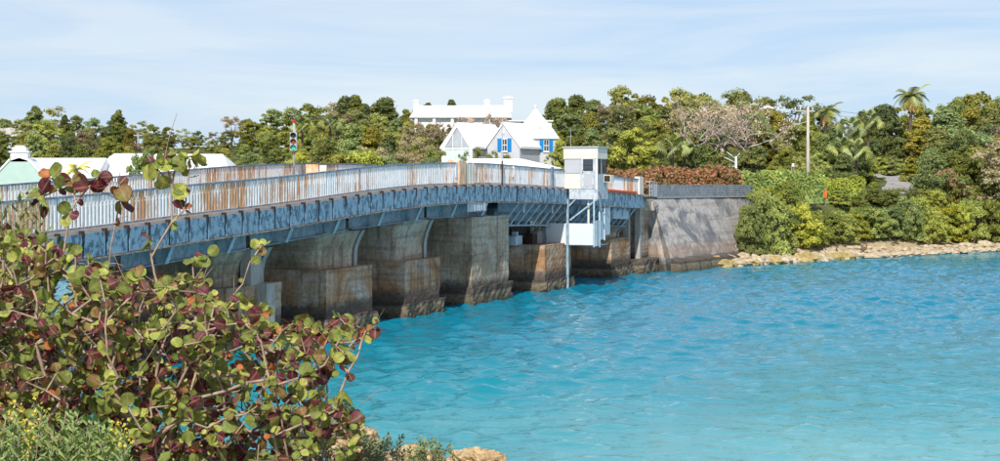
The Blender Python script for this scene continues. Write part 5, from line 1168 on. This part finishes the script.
for i, (p, par) in enumerate(nodes):
    if par < 0 or cnt[i] > 3 or p.z < 3.55: continue
    d = (p - nodes[par][0]).normalized(); tip = cnt[i] <= 1 and i in set(tipn) if False else False
    for q_ in range(g_r.choice([0, 1, 1, 2]) if cnt[i] > 1 else g_r.choice([1, 2, 2])):
        wts = list(GW); z = zone(p)
        if z > .4: wts[2] *= 2.0; wts[3] *= 2.0; wts[4] *= 1.6; wts[0] *= .6
        elif z < -.3: wts[0] *= 1.7; wts[1] *= 1.7; wts[2] *= .4; wts[3] *= .5
        if p.y > 15.2: wts[2] *= 2.2; wts[5] *= 1.8; wts[1] *= .4
        c = g_r.choices(range(6), wts)[0]; size = g_r.triangular(.03, .125, .062)
        add_leaf(p, (d * .5 + Vector((g_r.gauss(0, .6), g_r.gauss(-.2, .6), g_r.gauss(.1, .5)))).normalized(), size, c)
for i in tipn:
    p = nodes[i][0]; sp = p.z > 6.55
    for q_ in range(3 if not sp else 4):
        wts = list(GW); 
        px_ = px_of(p.x, p.y)
        if sp and px_ > 130: wts = [50, 60, 2, 2, 4, 8]
        elif sp and px_ > 80: wts = [10, 4, 60, 40, 10, 10]
        add_leaf(p, Vector((g_r.gauss(0, .8), g_r.gauss(-.2, .8), g_r.gauss(.2, .6))).normalized(), g_r.uniform(.045, .125) if not sp else g_r.uniform(.08, .17), g_r.choices(range(6), wts)[0])
def rank(l):
    p = l[0]; x = px_of(p.x, p.y); y = HY - F * (p.z - CH) / p.y; inn = 0 if (-5 < x < 1000 and y < 466) else 50
    return inn + p.y - 8 * max(0, .0) - l[2] * 12 - (3 if y < 262 or x > 300 else 0)
leaves.sort(key=rank); stuffL = MB(); satt = []
for n_, (p, R, size, c, v) in enumerate(leaves):
    if n_ < 300:
        o = inst('leaf', leaf_data(v, c), sg_, p, R.to_euler(), (size,) * 3)
    else:
        vs, fs, att = LV[v]; stuffL.add([p + R @ (Vector(q_) * size) for q_ in vs], fs, c); satt += att
me = stuffL.mesh('leaf_mass', GR, sg_.location, True); a_ = me.attributes.new('mid', 'FLOAT', 'POINT'); a_.data.foreach_set('value', satt)
o = bpy.data.objects.new('leaf_mass', me); COL.objects.link(o); o.parent = sg_; o['kind'] = 'stuff'
print('sea grape leaves', len(leaves), 'nodes', len(nodes))

# narrow leaved plants
def sprig_plant(nm, label, cat, stems, leafm, leaf_len, leaf_w, nleaf, seed, flower=None, stemm='twig', gap=.03):
    r = random.Random(seed); b0 = Vector(stems[0][0]); t = thing(nm, label, cat, b0); st = MB(); lf = MB(); fl = MB()
    for a_, b_ in stems:
        a_, b_ = Vector(a_), Vector(b_); ctl = a_.lerp(b_, .5) + Vector((r.gauss(0, .05), r.gauss(0, .05), .04)); n = 8
        P_ = [a_.lerp(ctl, i / n).lerp(ctl.lerp(b_, i / n), i / n) for i in range(n + 1)]; st.tube(P_, [.007 - .0006 * i for i in range(n + 1)], 5)
        for k in range(nleaf):
            u = .18 + .82 * k / nleaf; j = min(n - 1, int(u * n)); p = P_[j].lerp(P_[j + 1], u * n - j); d = (P_[j + 1] - P_[j]).normalized()
            az = k * 2.4; o_ = d.orthogonal().normalized(); o2 = d.cross(o_); rad = (o_ * math.cos(az) + o2 * math.sin(az)); dr_ = (rad * .8 + d * .75 + Vector((0, 0, r.uniform(-.15, .25)))).normalized(); L_ = leaf_len * r.uniform(.6, 1.15); nn = dr_.cross(d).normalized() * leaf_w * .5; up_ = dr_.cross(nn).normalized() * leaf_w * .18
            lf.add([p, p + dr_ * L_ * .45 + nn + up_, p + dr_ * L_ - Vector((0, 0, L_ * .12)), p + dr_ * L_ * .45 - nn + up_, p + dr_ * L_ * .5], [(0, 4, 1), (1, 4, 2), (2, 4, 3), (3, 4, 0)])
        if flower:
            for k in range(20):
                p = b_ + Vector((r.gauss(0, .028), r.gauss(0, .028), r.uniform(-.10, .08))); s_ = .012; dd = Vector((r.gauss(0, 1), r.gauss(0, 1), r.gauss(0, 1))).normalized(); e = dd.orthogonal().normalized(); f_ = dd.cross(e); fl.add([p + e * s_, p + f_ * s_, p - e * s_, p - f_ * s_], [(0, 1, 2, 3)])
    part('stems', st, M[stemm], t, True, kind='stuff'); part('leaves', lf, L[leafm], t, kind='stuff')
    if fl.v: part('flower_heads', fl, L[flower], t, kind='stuff')
rr = random.Random(5)
def gz(X, Y): return float(bank_z(np.array(float(X)), np.array(float(Y)))) - .03
stems = []
for k in range(40):
    x = rr.uniform(-40, 56); y = rr.uniform(182, 300) + max(0, x - 30) * .8; Y = rr.uniform(15.8, 17.2); b_ = at(x, y, Y); X0 = at(rr.uniform(-10, 25), 400, Y).x; stems.append(((X0, Y, gz(X0, Y)), b_))
sprig_plant('oleander', 'grey green narrow leaved shrub rising behind the sea grape at the left edge', 'shrub', stems, 'near', .17, .046, 64, 3)
stems = []
for k in range(64):
    x = rr.uniform(-15, 128); y = max(rr.uniform(402, 440), 402 + max(0, x - 60) * .4); Y = rr.uniform(10.2, 11.6); b_ = at(x, y + rr.uniform(0, 14), Y); X0 = b_.x + rr.uniform(-.15, .15); stems.append(((X0, Y, 4.0), b_))
gold = [s for s in stems if px_of(s[1].x, s[1].y) < 48 or px_of(s[1].x, s[1].y) > 112][:26]; leafy = [s for s in stems if s not in gold]
sprig_plant('goldenrod', 'leafy goldenrod clump with yellow flower heads in the bottom left corner', 'plant', gold, 'goldleaf', .11, .034, 34, 4, 'gold')
sprig_plant('seaside_daisy', 'low leafy green clump right of the goldenrod at the bottom edge', 'plant', leafy, 'goldleaf', .12, .04, 34, 6)
for i, (xa, xb, ya, n, lb) in enumerate(((286, 336, 436, 22, 'small grey green shrub under the sea grape, left of the rocks'), (362, 404, 434, 18, 'small grey green shrub between two ochre rocks'), (408, 452, 438, 16, 'small leafy shrub in front of the rightmost ochre rock'))):
    stems = []
    for k in range(n):
        x = rr.uniform(xa, xb); Y = 16.2 + rr.uniform(-.3, .3) - (.0 if i else .6); b_ = at(x, rr.uniform(ya, ya + 18), Y); X0 = b_.x + rr.uniform(-.12, .12); stems.append(((X0, Y, b_.z - rr.uniform(.25, .4)), b_))
    sprig_plant('bank_shrub', lb, 'shrub', stems, 'near', .075, .028, 30, 30 + i)
